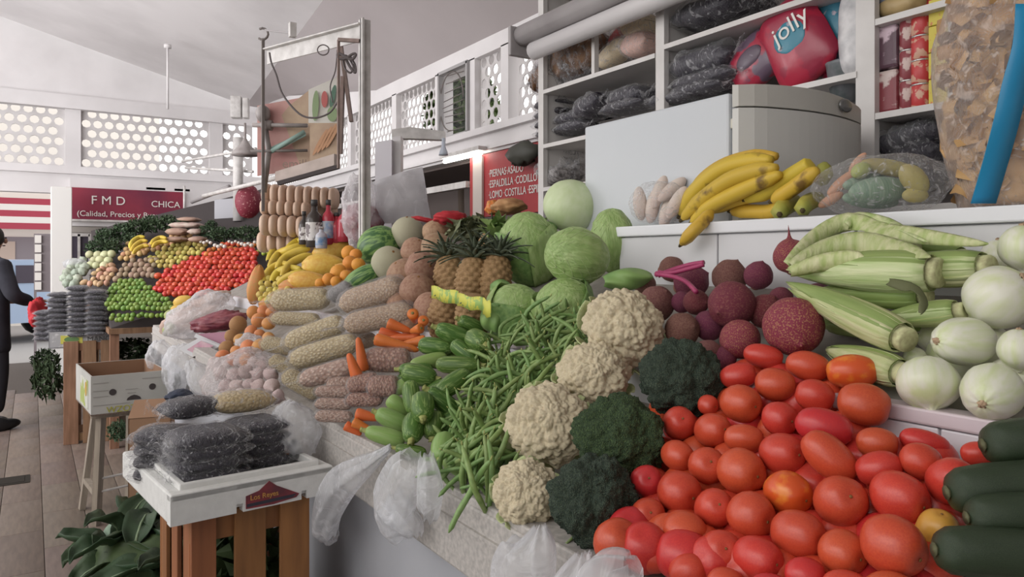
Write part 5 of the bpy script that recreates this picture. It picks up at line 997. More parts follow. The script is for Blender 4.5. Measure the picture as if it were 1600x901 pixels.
# loose oranges / tangerines and peppers left of the hominy
m_tan = mat('tangerine', (.68, .24, .07), .5, (.55, .27, .10), 10, rnd=.3); tg = roundproto('tangerine', m_tan, .0, .85); tg2 = roundproto('mamey', mat('mamey_brown', (.40, .22, .09), .7, (.32, .16, .07), 20), 0, .9)
for k, (px, py, r, b) in enumerate(((372, 507, 14, 1), (362, 525, 11, 1), (376, 531, 11, 0), (354, 543, 12, 1), (392, 518, 11, 0), (388, 545, 15, 0), (370, 550, 11, 0), (406, 522, 9, 0), (348, 556, 11, 0), (404, 500, 12, 0), (396, 488, 11, 0), (412, 486, 10, 0), (420, 505, 11, 0), (405, 540, 12, 0), (385, 562, 12, 0), (420, 530, 12, 0), (365, 562, 11, 0), (425, 488, 10, 0))):
    p = heap(px, py, .04); place('tangerine', tg2 if b else tg, p, qz(axd(37*k, 30)), rad(p, r), ('brown ' if b else 'orange ')+'fruit in the pile left of the hominy bags', 'fruit', 'brown fruit in the tangerine pile' if b else 'tangerines left of the hominy bags', False)
# sliced orange bag, dried chile bag, crumpled film and white bags at the stall end
m_chile = mat('dried_chile', (.17, .03, .05), .45, (.28, .08, .09), 22, bump=1, bscale=40)
def wbag(name, px, py, w_, h_, dp, m, seed, label, z=None, lf=.04, ang=0, cat='plastic bag'):
    p = heap(px, py, lf) if z is None else at(px, py, z); sx = rad(p, w_/2); sz = rad(p, h_/2)
    def fn(d):
        k = 1+.28*nz(d, 1.6, seed)+.16*abs(nz(d, 4.2, seed))+.07*nz(d, 10, seed); return Vector((d.x*sx*k, d.y*dp*k, d.z*sz*k))
    o = obj(name, mesh(name, sphere(44, 30, fn), m), None, p, Quaternion((0, 0, 1), -YAW) @ Quaternion((0, 1, 0), -math.radians(ang))); tag(o, label, cat); return o
o = wbag('chile_bag', 342, 502, 80, 30, .10, m_chile, 3, 'clear bag of dark red dried chiles behind the pink tray', lf=.02, ang=10); 
filmm = film('loose_film', (.84, .82, .84), .30, .12, 22, 1)
wbag('loose_plastic', 310, 492, 110, 56, .10, filmm, 4, 'crumpled clear plastic sheet draped over goods at the stall end', lf=.06, ang=30)
wbag('loose_plastic', 400, 545, 60, 40, .06, filmm, 14, 'crumpled clear plastic beside the tangerines', lf=.0, ang=-20)
wbag('dried_fruit', 296, 500, 90, 40, .08, mat('tan_dried', (.42, .28, .22), .7, (.55, .42, .36), 20, bump=.8, bscale=30), 6, 'tan dried goods under the crumpled clear plastic', lf=.0, ang=20, cat='dried goods')
wbag('dried_fruit', 330, 470, 60, 26, .08, mat('tan_dried', (.4, .3, .2)), 7, 'tan dried goods behind the chile bag', lf=.02, ang=20, cat='dried goods')
m_yp = papm(mat('yellow_mango', (.62, .40, .08), .5))
for px, py, ln, th, a, lb, pr in ((286, 470, 30, 18, 15, 'yellow orange mango lying on the near end of the back stall', m_yp), (278, 482, 22, 12, 0, 'yellow mango tucked under the other one', m_yp), (264, 514, 22, 18, 60, 'pale green fruit at the stall end above the white bag', papm(mat('pale_green_fruit', (.34, .38, .14), .5))), (268, 492, 22, 18, 10, 'pale green fruit beside the mangoes', papm(mat('pale_green_fruit', (.3, .3, .1))))):
    p = heap(px, py, .02); place('fruit', pr, p, qz(axd(a)), (rad(p, th/2), rad(p, th/2), rad(p, ln/2)/1.48), lb, 'fruit')
tray = empty('meat_tray', heap(352, 533, .03)); tag(tray, 'pink lined tray with a white rim beside the price cards', 'tray')
quad([(306, 522), (352, 518), (388, 530), (384, 545), (340, 540)], 3.95, mat('pink_card', (.50, .26, .34), .5), 'pink_sheet', tray, .006)
quad([(303, 526), (306, 521), (345, 538), (384, 541), (384, 546), (342, 543)], 3.92, m_white, 'white_rim', tray, .006)
pc = empty('price_card', heap(318, 545, .04)); tag(pc, 'tilted pink and white price card standing at the counter end', 'card')
quad([(278, 545), (312, 527), (345, 540), (306, 560)], 3.9, m_white, 'card_sheet', pc, .004); quad([(292, 546), (314, 532), (334, 540), (308, 554)], 3.885, mat('pink_print', (.60, .32, .42), .6, (.7, .5, .55), 40), 'pink_print', pc, .002)
bx = empty('grey_box', heap(330, 560, 0)); tag(bx, 'pale carton with a dark open top under the price card', 'box')
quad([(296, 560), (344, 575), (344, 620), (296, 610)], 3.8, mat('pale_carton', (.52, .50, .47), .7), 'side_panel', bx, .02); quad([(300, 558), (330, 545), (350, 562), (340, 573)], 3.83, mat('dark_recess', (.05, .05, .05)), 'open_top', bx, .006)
wbag('white_bag', 248, 556, 36, 46, .05, m_filmt, 21, 'white plastic bag bunched at the far end of the counter, left one', z=4.3)
wbag('white_bag', 278, 575, 46, 76, .05, m_filmt, 22, 'white plastic bag hanging at the counter end, middle one', z=4.0, ang=-10)
wbag('white_bag', 320, 605, 40, 90, .05, m_filmt, 23, 'white plastic bag hanging beside the garlic sack', z=3.3, ang=28)
# garlic in a clear sack
m_gar = mat('garlic_skin', (.60, .50, .47), .6, (.50, .36, .36), 8, rnd=.2)
gp_ = (mesh('garlic_bulb', lathe([(.001, -.7), (.5, -.68), (.95, -.3), (1, .1), (.7, .55), (.25, .85), (.1, 1.15), (.001, 1.18)], 20, lambda p, a, t: Vector((p.x*(1+.07*abs(math.cos(4*a))), p.y*(1+.07*abs(math.cos(4*a))), p.z))), m_gar), [])
k = 0
for y in (566, 584, 602, 620):
    for x in range(338+(y-566)//3, 424+(y-566)//6, 19):
        p = heap(x+rs.uniform(-4, 4), y+rs.uniform(-3, 3), .04); place('garlic_bulb', gp_, p, qz(axd(rs.uniform(0, 360), rs.uniform(0, 60))), rad(p, 12), 'garlic bulb inside the clear garlic sack', 'garlic', 'garlic bulbs in the sack', False); k += 1
wbag('garlic_sack', 380, 592, 112, 82, .12, film('garlic_film', (.84, .78, .78), .16, .15, 26, .9), 31, 'clear sack full of garlic bulbs hanging at the counter edge', lf=.05, ang=0, cat='sack')
# stacked pale bundles, bottles, big clear bag at the back of the heap
m_bun = mat('pale_bundle', (.60, .46, .36), .55, (.52, .36, .26), 6, stretch=(1, 8, 1), bump=.3, bscale=20)
def bundle(px, py, ln, th, label, zc, n):
    o = empty('bread_bundle', at(px, py, zc)); tag(o, label, 'bread bundle', 'pale packed bundles behind the bananas')
    for k in range(n):
        x = px-ln/2+ln*(k+.5)/n; p = at(x, py+.06*(x-px), zc)-o.location
        obj('bread_roll', mesh('roll', sphere(16, 12, lambda d: Vector((d.x*rad(at(px, py, zc), ln/n*.62), d.y*.10, math.copysign(abs(d.z)**.6, d.z)*rad(at(px, py, zc), th/2)))), m_bun), o, p, Quaternion((0, 0, 1), -YAW))
    return o
bundle(470, 307, 116, 34, 'upper row of pale packed rolls behind the bottles', 5.3, 9); bundle(448, 326, 76, 26, 'middle row of pale packed rolls left of the dark bottle', 5.25, 6); bundle(444, 353, 70, 34, 'lower row of pale packed rolls above the bananas', 5.2, 5); bundle(470, 322, 110, 30, 'rear row of pale packed rolls half hidden behind the bottles', 5.45, 8)
bundle(450, 380, 90, 34, 'lowest row of pale rolls hidden behind the bananas', 5.35, 6)
def bottle(px, py, h, r, zc, mb_, ml, mc, label, lc=None):
    p = at(px, py, zc); s = rad(p, 1); H_ = h*s; R_ = r*s
    b = obj('bottle', mesh('bottle', lathe([(R_*.95, 0), (R_, .02*H_), (R_, .58*H_), (R_*.8, .68*H_), (R_*.38, .76*H_), (R_*.36, .9*H_)], 16), mb_), None, p-Vector((0, 0, H_))); tag(b, label, 'bottle', None)
    obj('label_band', mesh('label_band', lathe([(R_*1.02, .14*H_), (R_*1.02, .52*H_)], 16, None, False, False), ml), b); obj('cap', mesh('cap', lathe([(R_*.42, .88*H_), (R_*.42, H_), (.001, H_)], 10), mc), b); return b
mk, mr_, mw, mbk, mbl = mat('sauce_dark', (.05, .04, .035), .25), mat('sauce_red', (.40, .04, .06), .25), mat('label_white', (.62, .60, .58), .5, (.15, .12, .12), 30, thr=(.5, .56)), mat('cap_black', (.05, .05, .05), .5), mat('label_blue', (.10, .22, .42), .5, (.5, .5, .5), 25)
bottle(491, 312, 74, 13, 4.7, mk, mw, mbk, 'tallest dark sauce bottle with a white label'); bottle(475, 330, 52, 8, 4.75, mk, mw, mbk, 'small dark bottle left of the tallest one'); bottle(513, 312, 70, 10, 4.72, mr_, mbl, mbk, 'red bottle with a blue label right of the dark bottle'); bottle(526, 332, 48, 10, 4.74, mr_, mr_, mbk, 'red sauce bottle in the middle of the group'); bottle(538, 320, 58, 11, 4.7, mr_, mr_, mat('cap_grey', (.2, .2, .2)), 'rightmost red sauce bottle with a grey cap'); bottle(502, 354, 34, 9, 4.6, mat('sauce_clear', (.45, .45, .5), .3), mbl, mw, 'short bottle with a blue label in front of the red bottles')
wbag('goods_bag', 566, 348, 60, 60, .10, mat('burgundy_packets', (.25, .05, .07), .5, (.45, .35, .38), 16), 41, 'burgundy and silver packets inside clear plastic beside the bottles', z=4.5, cat='bag')
wbag('clear_bag', 560, 330, 50, 110, .08, filmm, 42, 'crumpled clear plastic hanging along the white post', z=4.45)
hb = obj('hanging_bag', None, None, at(620, 305, 4.6)); tag(hb, 'large translucent white bag hanging behind the melons', 'plastic bag')
pts = [(572, 290), (600, 274), (640, 262), (660, 258), (666, 300), (674, 345), (640, 346), (600, 348), (566, 350), (566, 320)]
s_ = .00398; cc = (620, 305)
vv = []; ff = []; N2 = 14
for side in (1, -1):
    for j in range(N2+1):
        for i in range(N2+1):
            u = i/N2; v = j/N2; xt = 568+u*(92); yt = 290-30*u; xb = 562+u*112; yb = 350-4*u; x = lerp(xt, xb, v); y = lerp(yt, yb, v)
            dpt = side*.10*math.sin(PI*u)**.5*math.sin(PI*(.08+.84*v))**.5+.02*nz((u*3, v*3, side), 1.5); vv.append(at(x, y, 4.6)-hb.location+VF*dpt)
for sd in (0, 1):
    o_ = sd*(N2+1)**2; ff += [(o_+j*(N2+1)+i, o_+j*(N2+1)+i+1, o_+(j+1)*(N2+1)+i+1, o_+(j+1)*(N2+1)+i) for j in range(N2) for i in range(N2)]
obj('plastic_film', mesh('film', (vv, ff), film('frosted_bag', (.68, .67, .69), .78, .4, 8, .5)), hb)
# red cloth, orange net and leaves at the top of the heap
def blobthing(name, px, py, rx, ry, m, label, cat, lf=0, ang=0, seed=1, X=None, amp=.25):
    p = heap(px, py, lf) if X is None else onx(px, py, X); sx, sz = rad(p, rx), rad(p, ry)
    o = obj(name, mesh(name, sphere(32, 20, lambda d: Vector((d.x*sx, d.y*min(sx, .1), d.z*sz))*(1+amp*nz(d, 2.2, seed)+amp*.4*nz(d, 6, seed))), m), None, p, Quaternion((0, 0, 1), -YAW) @ Quaternion((0, 1, 0), -math.radians(ang))); tag(o, label, cat); return o
m_rc = mat('red_cloth', (.50, .03, .035), .7, (.40, .02, .03), 6)
blobthing('red_bag', 704, 340, 26, 11, m_rc, 'bright red cloth bag behind the jicamas', 'bag', X=1.75, seed=3); blobthing('red_bag', 668, 344, 24, 4, m_rc, 'flat red strap leading to the red cloth bag', 'strap', X=1.75, ang=-12)
blobthing('orange_net', 770, 324, 12, 12, mat('orange_net', (.75, .18, .03), .5, (.6, .3, .1), 50), 'bright orange net sack behind the pineapple crowns', 'sack', X=1.85, seed=5)
blobthing('tan_sack', 796, 322, 28, 12, mat('tan_sack', (.48, .27, .12), .7, (.40, .20, .09), 20, bump=.6, bscale=30), 'tan orange sack behind the green leaves', 'sack', X=1.85, seed=6)
lf1 = obj('leafy_greens', mesh('leaves', leafball(160, .16, .07, 9, .35), mat('leaf_mid', (.17, .28, .08), .5, (.28, .38, .13), 12), True), None, onx(800, 362, 1.72), None, .85); tag(lf1, 'green corn leaves behind the left cabbage', 'leaves'); lf1['kind'] = 'stuff'
lf2 = obj('leafy_greens', mesh('leaves', leafball(140, .11, .05, 10, .5), mat('leaf_dull', (.13, .16, .08), .6, (.22, .22, .12), 12), True), None, onx(735, 358, 1.75)); tag(lf2, 'dull spiky foliage behind the pineapple crowns', 'leaves'); lf2['kind'] = 'stuff'
for i, (px, py) in enumerate(((985, 430), (1010, 436), (960, 440))):
    pass
# plastic bags hanging from the counter lip
def hangbag(pts, zt, label, seed, m=m_filmt, w0=.4, thick_=.035, name='white_bag'):
    # pts: outline centre line from the knot downwards with half widths (px, py, halfwidth px)
    base = onx(pts[0][0], pts[0][1], zt); o = obj(name, None, None, base); tag(o, label, 'plastic bag'); C_ = [onx(x, y, zt-.0) for x, y, h in pts]; H_ = [rad(c, h) for c, (x, y, h) in zip(C_, pts)]
    Cs = smoothcurve(C_, 5); Hs = [Vector((h, 0, 0)) for h in H_]; Hs = [v.x for v in smoothcurve(Hs, 5)]; n = len(Cs); v = []; f = []; K = 24
    for j in range(n):
        d = (Cs[min(j+1, n-1)]-Cs[max(j-1, 0)]).normalized(); s = d.cross(Vector((1, 0, 0))).normalized(); h = max(Hs[j], .002)
        for i in range(K):
            a = TAU*i/K; fold = 1+.16*math.sin(5*a+seed)+.10*math.sin(9*a+j*.3+seed); x = min(thick_, h*.8)
            v.append(Cs[j]-base+s*(h*math.cos(a)*(1+.05*nz((a, j*.3, seed), 1)))+Vector((-x-.008+x*math.sin(a)*fold*.98, 0, 0))+Vector((.0, 0, .006*math.sin(7*a))))
    for j in range(n-1):
        for i in range(K): a = j*K+i; b = j*K+(i+1) % K; f.append((a, b, b+K, a+K))
    obj('plastic_film', mesh('film', (v, f), m), o); return o
hangbag([(617, 698, 3), (596, 718, 12), (565, 745, 26), (540, 785, 30), (530, 825, 22), (534, 834, 8)], .70, 'thin white bag hanging left from the counter lip, knot at its upper right', 1)
hangbag([(670, 715, 26), (664, 735, 40), (650, 765, 46), (640, 790, 44), (660, 815, 30), (664, 833, 14)], .70, 'thin white bag hanging in folds at the middle of the counter lip', 2)
hangbag([(682, 712, 14), (690, 735, 20), (694, 760, 22), (690, 790, 20), (684, 800, 12)], .69, 'narrow folded white bag beside the middle one', 5)
hangbag([(856, 820, 10), (862, 850, 40), (856, 880, 62), (850, 915, 70), (850, 950, 60)], .68, 'white bag spread under the broccoli at the counter lip', 3)
hangbag([(925, 862, 14), (930, 885, 36), (935, 915, 46), (938, 950, 40)], .66, 'white bag end beside the lowest tomatoes', 4)
hangbag([(1010, 880, 20), (1000, 892, 46), (990, 915, 60), (990, 950, 60)], .66, 'white bag fold lying under the tomatoes at the bottom edge', 6)
# ================================================================== FOAM TRAY ON THE SLATTED CRATE
m_foam = mat('foam_white', (.72, .72, .70), .75, (.66, .66, .64), 40, bump=.15, bscale=150)
m_wood = mat('crate_wood_orange', (.33, .13, .05), .65, (.22, .085, .035), 3, stretch=(9, 9, 1), rnd=.2); m_wood2 = mat('crate_wood_brown', (.30, .17, .10), .7, (.20, .11, .06), 4, stretch=(9, 9, 1), rnd=.2)
ft = obj('foam_tray', None, None, (.275, 1.91, .785), Quaternion((0, 0, 1), math.radians(6))); tag(ft, 'white foam tray holding black bean bags, standing on an orange slatted crate', 'tray')
TL, TD, TH = .415, .52, .075
obj('tray_floor', mesh('floor_slab', box(.01, TL-.01, .01, TD-.01, .012, .03), m_foam, False), ft)
for nm, b_ in (('tray_wall', bbox(0, TL, TD-.03, TD, 0, TH, .006)), ('tray_wall', bbox(0, .03, .03, TD-.03, 0, TH, .006)), ('tray_wall', bbox(TL-.03, TL, .03, TD-.03, 0, TH, .006))): obj(nm, mesh(nm, b_, m_foam, False), ft)
fw = MB(); xs = [(0, .155, 0), (.155, .172, .022), (.172, .325, 0), (.325, .340, .022), (.340, TL, 0)]
for a, b_, z in xs: fw.add(box(a, b_, 0, .03, z, TH-.004))
fw.add(bbox(0, TL, 0, .032, TH-.02, TH, .004)); obj('tray_wall', mesh('tray_wall', fw, m_foam, False), ft)
lip = MB().add(bbox(.028, TL-.028, .028, .044, TH-.01, TH+.014, .003)).add(bbox(.028, TL-.028, TD-.044, TD-.028, TH-.01, TH+.014, .003)).add(bbox(.028, .044, .04, TD-.04, TH-.01, TH+.014, .003)).add(bbox(TL-.044, TL-.028, .04, TD-.04, TH-.01, TH+.014, .003)); obj('inner_lip', mesh('inner_lip', lip, m_foam, False), ft)
lv_ = [(.178, .006), (.178, .038), (.212, .046), (.238, .066), (.258, .050), (.318, .018), (.31, .010), (.25, .004)]
def prism(P, y, d):
    n = len(P); v = [(x, y, z) for x, z in P]+[(x, y+d, z) for x, z in P]; return v, [tuple(range(n)), tuple(range(2*n-1, n-1, -1))]+[(i, n+i, n+(i+1) % n, (i+1) % n) for i in range(n)]
tl_ = obj('torn_label', mesh('label', prism(lv_, -.002, .003), mat('label_red', (.30, .04, .05), .5, (.12, .03, .04), 12), False), ft)
obj('label_stripe', mesh('stripe', prism([(.18, .010), (.18, .018), (.31, .020), (.30, .012)], -.003, .002), mat('label_black', (.04, .035, .05), .5), False), tl_)
text('lettering', 'Los Reyes', .018, mat('label_gold', (.55, .28, .08), .5), (.188, -.0035, .026), QRY, tl_)
mb2 = [bagproto(.26, .17, .055, m_beanblk, 50+s, tail=.1, wr=.18) for s in range(3)]
tq = Quaternion((0, 0, 1), math.radians(6))
def tb(x, y, z, L, W, T, k, label, rz=0, group='black bean bags on the foam tray', ry_=0):
    p = Vector((.275, 1.91, .785))+tq @ Vector((x, y, z)); return place('bean_bag', mb2[k], p, Quaternion((0, 0, 1), math.radians(6+rz)) @ Quaternion((0, 1, 0), ry_), (L/.26, W/.17, T/.055), label, 'bag', group)
lay = ['lowest', 'second', 'third', 'fourth', 'fifth']
for k in range(5): tb(.125, .14, .048+.031*k, .19, .17, .048 if k < 4 else .058, k % 3, '%s black bean bag of the front stack on the foam tray' % lay[k], rz=(k*7) % 5-2, )
for k in range(5): tb(.275, .20, .048+.031*k, .17, .17, .048, (k+1) % 3, '%s black bean bag of the stack beside the white bag on the foam tray' % lay[k], rz=4-(k*5) % 7)
for k in range(4): tb(.075, .33, .05+.033*k, .16, .17, .05, k % 3, '%s black bean bag of the rear stack on the foam tray' % lay[k], rz=60)
tb(.13, .30, .222, .17, .12, .06, 1, 'black bean bag lying topmost at the rear of the foam tray', rz=15); tb(.24, .38, .08, .2, .16, .08, 2, 'black bean bag at the back of the foam tray', rz=10)
p = Vector((.275, 1.91, .785))+tq @ Vector((.27, .30, .222)); gb = place('grain_bag', bagproto(.2, .13, .07, mat('yellow_grain', (.62, .50, .30), .5, (.45, .34, .18), 90, kind='vor', bump=.8, bscale=110, bkind='vor', thr=(.2, .6)), 60, tail=.1, wr=.1), p, Quaternion((0, 0, 1), .1), .95, 'pale yellow grain bag lying on top of the black bean bags', 'bag')  # shade between the grains is painted into their colour
hangp = wbag('white_bag', 458, 672, 78, 92, .06, m_filmt, 61, 'upright translucent white bag with an orange label on the foam tray', z=2.12, ang=6)
obj('orange_label', mesh('label', sphere(14, 8, lambda d: Vector((d.x*.028, d.y*.01, d.z*.022))), mat('label_orange', (.55, .17, .05), .5)), hangp, (-.028, -.03, -.045)); obj('dark_label', mesh('label', sphere(14, 8, lambda d: Vector((d.x*.020, d.y*.01, d.z*.028))), mat('label_dark', (.09, .09, .09), .5, (.5, .5, .5), 60)), hangp, (.012, -.035, -.045))
def slatcrate(name, org, rz, W, D, H_, fs, label, m=m_wood, group=None, n_side=3, sw=.075):
    o = obj(name, None, None, org, Quaternion((0, 0, 1), rz)); tag(o, label, 'crate', group)
    hm = mesh('cross_board', bbox(0, W, 0, .015, 0, .06, .002), m, False)
    for z in (0.02, H_-.075):
        for y in (.014, D-.03): obj('cross_board', hm, o, (0, y, z))
    for x0, x1 in fs:
        obj('slat', mesh('slat', bbox(x0, x1, -.002, .012, 0, H_, .002), m, False), o); obj('slat', mesh('slat', bbox(x0, x1, D-.014, D, 0, H_, .002), m, False), o)
    for k in range(n_side):
        y = .02+(D-.04-sw)*k/(n_side-1)
        for x in (0, W-.012): obj('slat', mesh('slat', bbox(x, x+.012, y, y+sw, 0, H_, .002), m, False), o)
    return o
xa, xb = ony(298, 850, 1.975).x, ony(480, 850, 2.0).x
fs = [(0, ony(337, 850, 1.98).x-xa), (ony(366, 850, 1.98).x-xa, ony(415, 850, 1.98).x-xa), (ony(436, 850, 1.99).x-xa, xb-xa)]
slatcrate('slatted_crate', (xa, 1.97, 0), math.radians(2), xb-xa, .42, .783, fs, 'orange brown wooden crate with upright slats under the foam tray')
cg = obj('crate_greens', mesh('greens', leafball(900, .15, .05, 33, 2.2), mat('greens_dark', (.035, .06, .02), .6, (.07, .11, .04), 14), False), None, (xa+.17, 2.18, .36)); tag(cg, 'dark green leaves seen between the slats of the orange crate', 'leaves'); cg['kind'] = 'stuff'
# big leafy greens on the floor
m_chard = mat('big_leaf', (.035, .065, .032), .5, (.065, .11, .055), 5, bump=.4, bscale=14, rnd=.3); m_vein = mat('leaf_vein', (.25, .33, .20), .6)
lg = empty('leafy_greens', onz(222, 900, .30)); tag(lg, 'heap of big dark green leaves on the floor behind the slatted crate', 'leaves')
r_ = random.Random(3)
for k in range(44):
    an = r_.uniform(0, TAU); L = r_.uniform(.16, .26); w_ = r_.uniform(.035, .075); cl = r_.uniform(.2, .8)
    def lf(u, v, L=L, w_=w_, cl=cl): x = (u-.5)*2; return (x*w_*math.sin(PI*(.06+.9*v))**.7, L*v, .10*math.sin(PI*v*.6)*cl-.06*v*v+.03*x*x+.006*math.sin(12*v+8*u))
    o = obj('leaf', mesh('leaf', thin(sheet(8, 10, lf), .002), m_chard), lg, (r_.uniform(-.10, .16), r_.uniform(-.22, .15), r_.uniform(.0, .13)), Quaternion((0, 0, 1), an) @ Quaternion((1, 0, 0), r_.uniform(-.1, .7)))
    obj('midrib', mesh('midrib', tube([(0, L*t, .10*math.sin(PI*t*.6)*cl-.06*t*t+.004) for t in (0, .25, .5, .75, .95)], [.006, .005, .004, .003, .002], 5), m_vein), o)
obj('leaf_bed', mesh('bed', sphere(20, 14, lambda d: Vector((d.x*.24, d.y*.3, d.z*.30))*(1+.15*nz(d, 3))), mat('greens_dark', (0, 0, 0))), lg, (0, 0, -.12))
cabf = roundproto('cabbage', mat('cabbage_floor', (.16, .25, .17), .5, (.22, .31, .22), 4), 0, .8, False, .05)
for x, y, r, lb in ((225, 822, 30, 'dull green cabbage on the floor leaves, nearest the crate'), (190, 832, 26, 'dull green cabbage on the floor leaves, farther from the crate')):
    p = onz(x, y, .40); place('cabbage', cabf, p, None, rad(p, r), lb, 'cabbage')
# stool with the printed carton
P0, P1, P3 = at(142, 588, 3.8), at(262, 578, 4.02), at(118, 568, 4.27)
ux, uy = (P1-P0), (P3-P0); ux.z = uy.z = 0; BW_, BD_ = ux.length, uy.length; brz = math.atan2(ux.y, ux.x)
cb_ = obj('printed_carton', None, None, (P0.x, P0.y, .612), Quaternion((0, 0, 1), brz)); tag(cb_, 'open white printed carton with round vent holes standing on the wooden stool', 'carton'); BH = .206
m_cart = mat('carton_print', (.50, .49, .46), .7, (.42, .42, .39), 5); m_inn = mat('carton_inside', (.26, .15, .09), .8)
for b_ in (box(0, BW_, 0, .006, 0, BH), box(0, BW_, BD_-.006, BD_, 0, BH), box(0, .006, .006, BD_-.006, 0, BH), box(BW_-.006, BW_, .006, BD_-.006, 0, BH)): obj('side_panel', mesh('panel', b_, m_cart, False), cb_)
for b_ in (box(.007, BW_-.007, .006, .008, .01, BH-.001), box(.007, BW_-.007, BD_-.009, BD_-.007, .01, BH-.001), box(.006, .008, .01, BD_-.01, .01, BH-.001), box(BW_-.009, BW_-.007, .01, BD_-.01, .01, BH-.001)): obj('brown_lining', mesh('lining', b_, m_inn, False), cb_)
obj('carton_base', mesh('base', box(0, BW_, 0, BD_, 0, .008), m_inn, False), cb_)
for x, z in ((.10, .115), (.29, .125)): obj('vent_hole', mesh('hole', lathe([(.017, 0), (.017, .002)], 20, lambda p, a, t: Vector((p.x, -p.z, p.y))), m_dark, False), cb_, (x, 0, z))
obj('hand_hole', mesh('hole', prism([(-.035, 0), (-.03, .012), (-.015, .022), (0, .026), (.015, .022), (.03, .012), (.035, 0)], -.002, .003), m_dark, False), cb_, (.20, 0, .065))
for k, (x0_, x1_, z_) in enumerate(((.01, .08, .165), (.01, .08, .125), (.01, .08, .095), (.01, .18, .05), (.24, .35, .17), (.16, .22, .12), (.17, .21, .10))): obj('printed_line', mesh('line', box(x0_, x1_, -.002, 0, z_, z_+.004), mat('print_grey', (.33, .32, .30), .7), False), cb_)
text('lettering', 'WZOTI', .045, mat('print_yellow', (.42, .40, .06), .6), (.07, -.003, .010), QRY, cb_)
obj('printed_panel', mesh('panel', box(-.002, 0, .10, BD_-.2, .02, .17), mat('print_yellowgreen', (.36, .42, .12), .6, (.55, .55, .5), 9, thr=(.5, .53)), False), cb_)
obj('printed_fruit', mesh('fruit', lathe([(.035, 0), (.035, .003)], 16, lambda p, a, t: Vector((-p.z, p.x*.9, p.y*1.1))), mat('print_orange', (.50, .32, .06), .6), False), cb_, (-.001, .16, .12))
so = obj('wooden_stool', None, None, (P0.x+.20, P0.y+.30, 0)); tag(so, 'pale worn wooden stool with splayed legs under the printed carton', 'stool'); m_stool = mat('stool_wood', (.34, .29, .23), .7, (.24, .20, .16), 5, stretch=(8, 8, 1))
def W_(p): return Vector(p)-so.location
F1, F2, F3, F4 = onz(150, 820, 0), onz(128, 795, 0), onz(228, 800, 0), onz(214, 762, 0)
T1, T2 = at(158, 648, 3.95), at(150, 650, 4.25); T1.z = T2.z = .585; T3 = T1+(F3-F1)*.75; T4 = T2+(F3-F1)*.75; T3.z = T4.z = .585; F4 = F2+(F3-F1)*1.0
for a, b_ in ((F1, T1), (F2, T2), (F3, T3), (F4, T4)): obj('leg', mesh('leg', bar(W_(a), W_(b_), .045, .03), m_stool, False), so)
obj('seat', mesh('seat', bbox(*[v for v in (min(T1.x, T2.x)-so.location.x-.05, T3.x-so.location.x+.05, T1.y-so.location.y-.06, T2.y-so.location.y+.06, .582, .610)], .006), m_stool, False), so)
for a, b_, c, d in ((F1, T1, F2, T2), (F3, T3, F4, T4)): obj('rung', mesh('rung', bar(W_(a.lerp(b_, .28)), W_(c.lerp(d, .28)), .03, .03), m_stool, False), so)
obj('wire_rung', mesh('rung', tube([W_(F1.lerp(T1, .42)), W_(F3.lerp(T3, .42))], .006, 6), m_steelw), so); obj('wire_rung', mesh('rung', tube([W_(F1.lerp(T1, .30)), W_(F3.lerp(T3, .30))], .006, 6), m_steelw), so)
bc = obj('brown_carton', None, None, at(200, 700, 3.0), Quaternion((0, 0, 1), -.2)); tag(bc, 'open brown carton standing between the stool and the foam tray', 'carton'); m_bc = mat('carton_brown', (.34, .20, .12), .8)
for b_ in (box(0, .16, 0, .005, -.55, .12), box(0, .005, 0, .25, -.55, .12), box(.155, .16, 0, .25, -.55, .12), box(0, .16, .245, .25, -.55, .12)): obj('side_panel', mesh('panel', b_, m_bc, False), bc)
obj('flap', mesh('flap', ([(0, 0, .12), (.16, 0, .12), (.15, .14, .17), (.01, .14, .17), (0, 0, .116), (.16, 0, .116), (.15, .14, .166), (.01, .14, .166)], [(0, 1, 2, 3), (7, 6, 5, 4), (0, 4, 5, 1), (2, 6, 7, 3), (0, 3, 7, 4), (1, 5, 6, 2)]), m_bc, False), bc)
wbag('dark_bag', 280, 618, 34, 18, .08, mat('navy_bag', (.03, .04, .07), .6), 66, 'dark navy bag behind the foam tray beside the white bags', z=3.2, cat='bag')
# ================================================================== BACK STALL
bs2 = empty('back_stall_table', (1.4, 8.2, 0)); tag(bs2, 'long table of the back stall carrying fruit and vegetables', 'table')
def b2part(name, vf, m, sm=False):
    o = obj(name, mesh(name, vf, m, sm), bs2); o.matrix_parent_inverse = Matrix.Translation((-1.4, -8.2, 0)); return o
b2part('table_top', box(.48, 2.2, 6.25, 10.4, .86, .90), m_wood2)
for x, y in ((.52, 6.3), (1.2, 6.3), (2.1, 6.3), (.52, 10.3), (2.1, 10.3), (.52, 8.3)): b2part('table_leg', box(x-.03, x+.03, y-.03, y+.03, 0, .86), m_wood2)
def h2z(x, y): return 1.0+.3*(x-.5)+.35*(y-6.2)
v = []
for (x, y) in ((.5, 6.3), (2.2, 6.3), (.5, 8.6), (2.2, 8.6)): v += [(x, y, .90), (x, y, h2z(x, y)-.13)]
b2part('display_bed', (v, [(0, 2, 3, 1), (4, 5, 7, 6), (0, 1, 5, 4), (2, 6, 7, 3), (1, 3, 7, 5), (0, 4, 6, 2)]), m_dark)
H2 = HEAP2
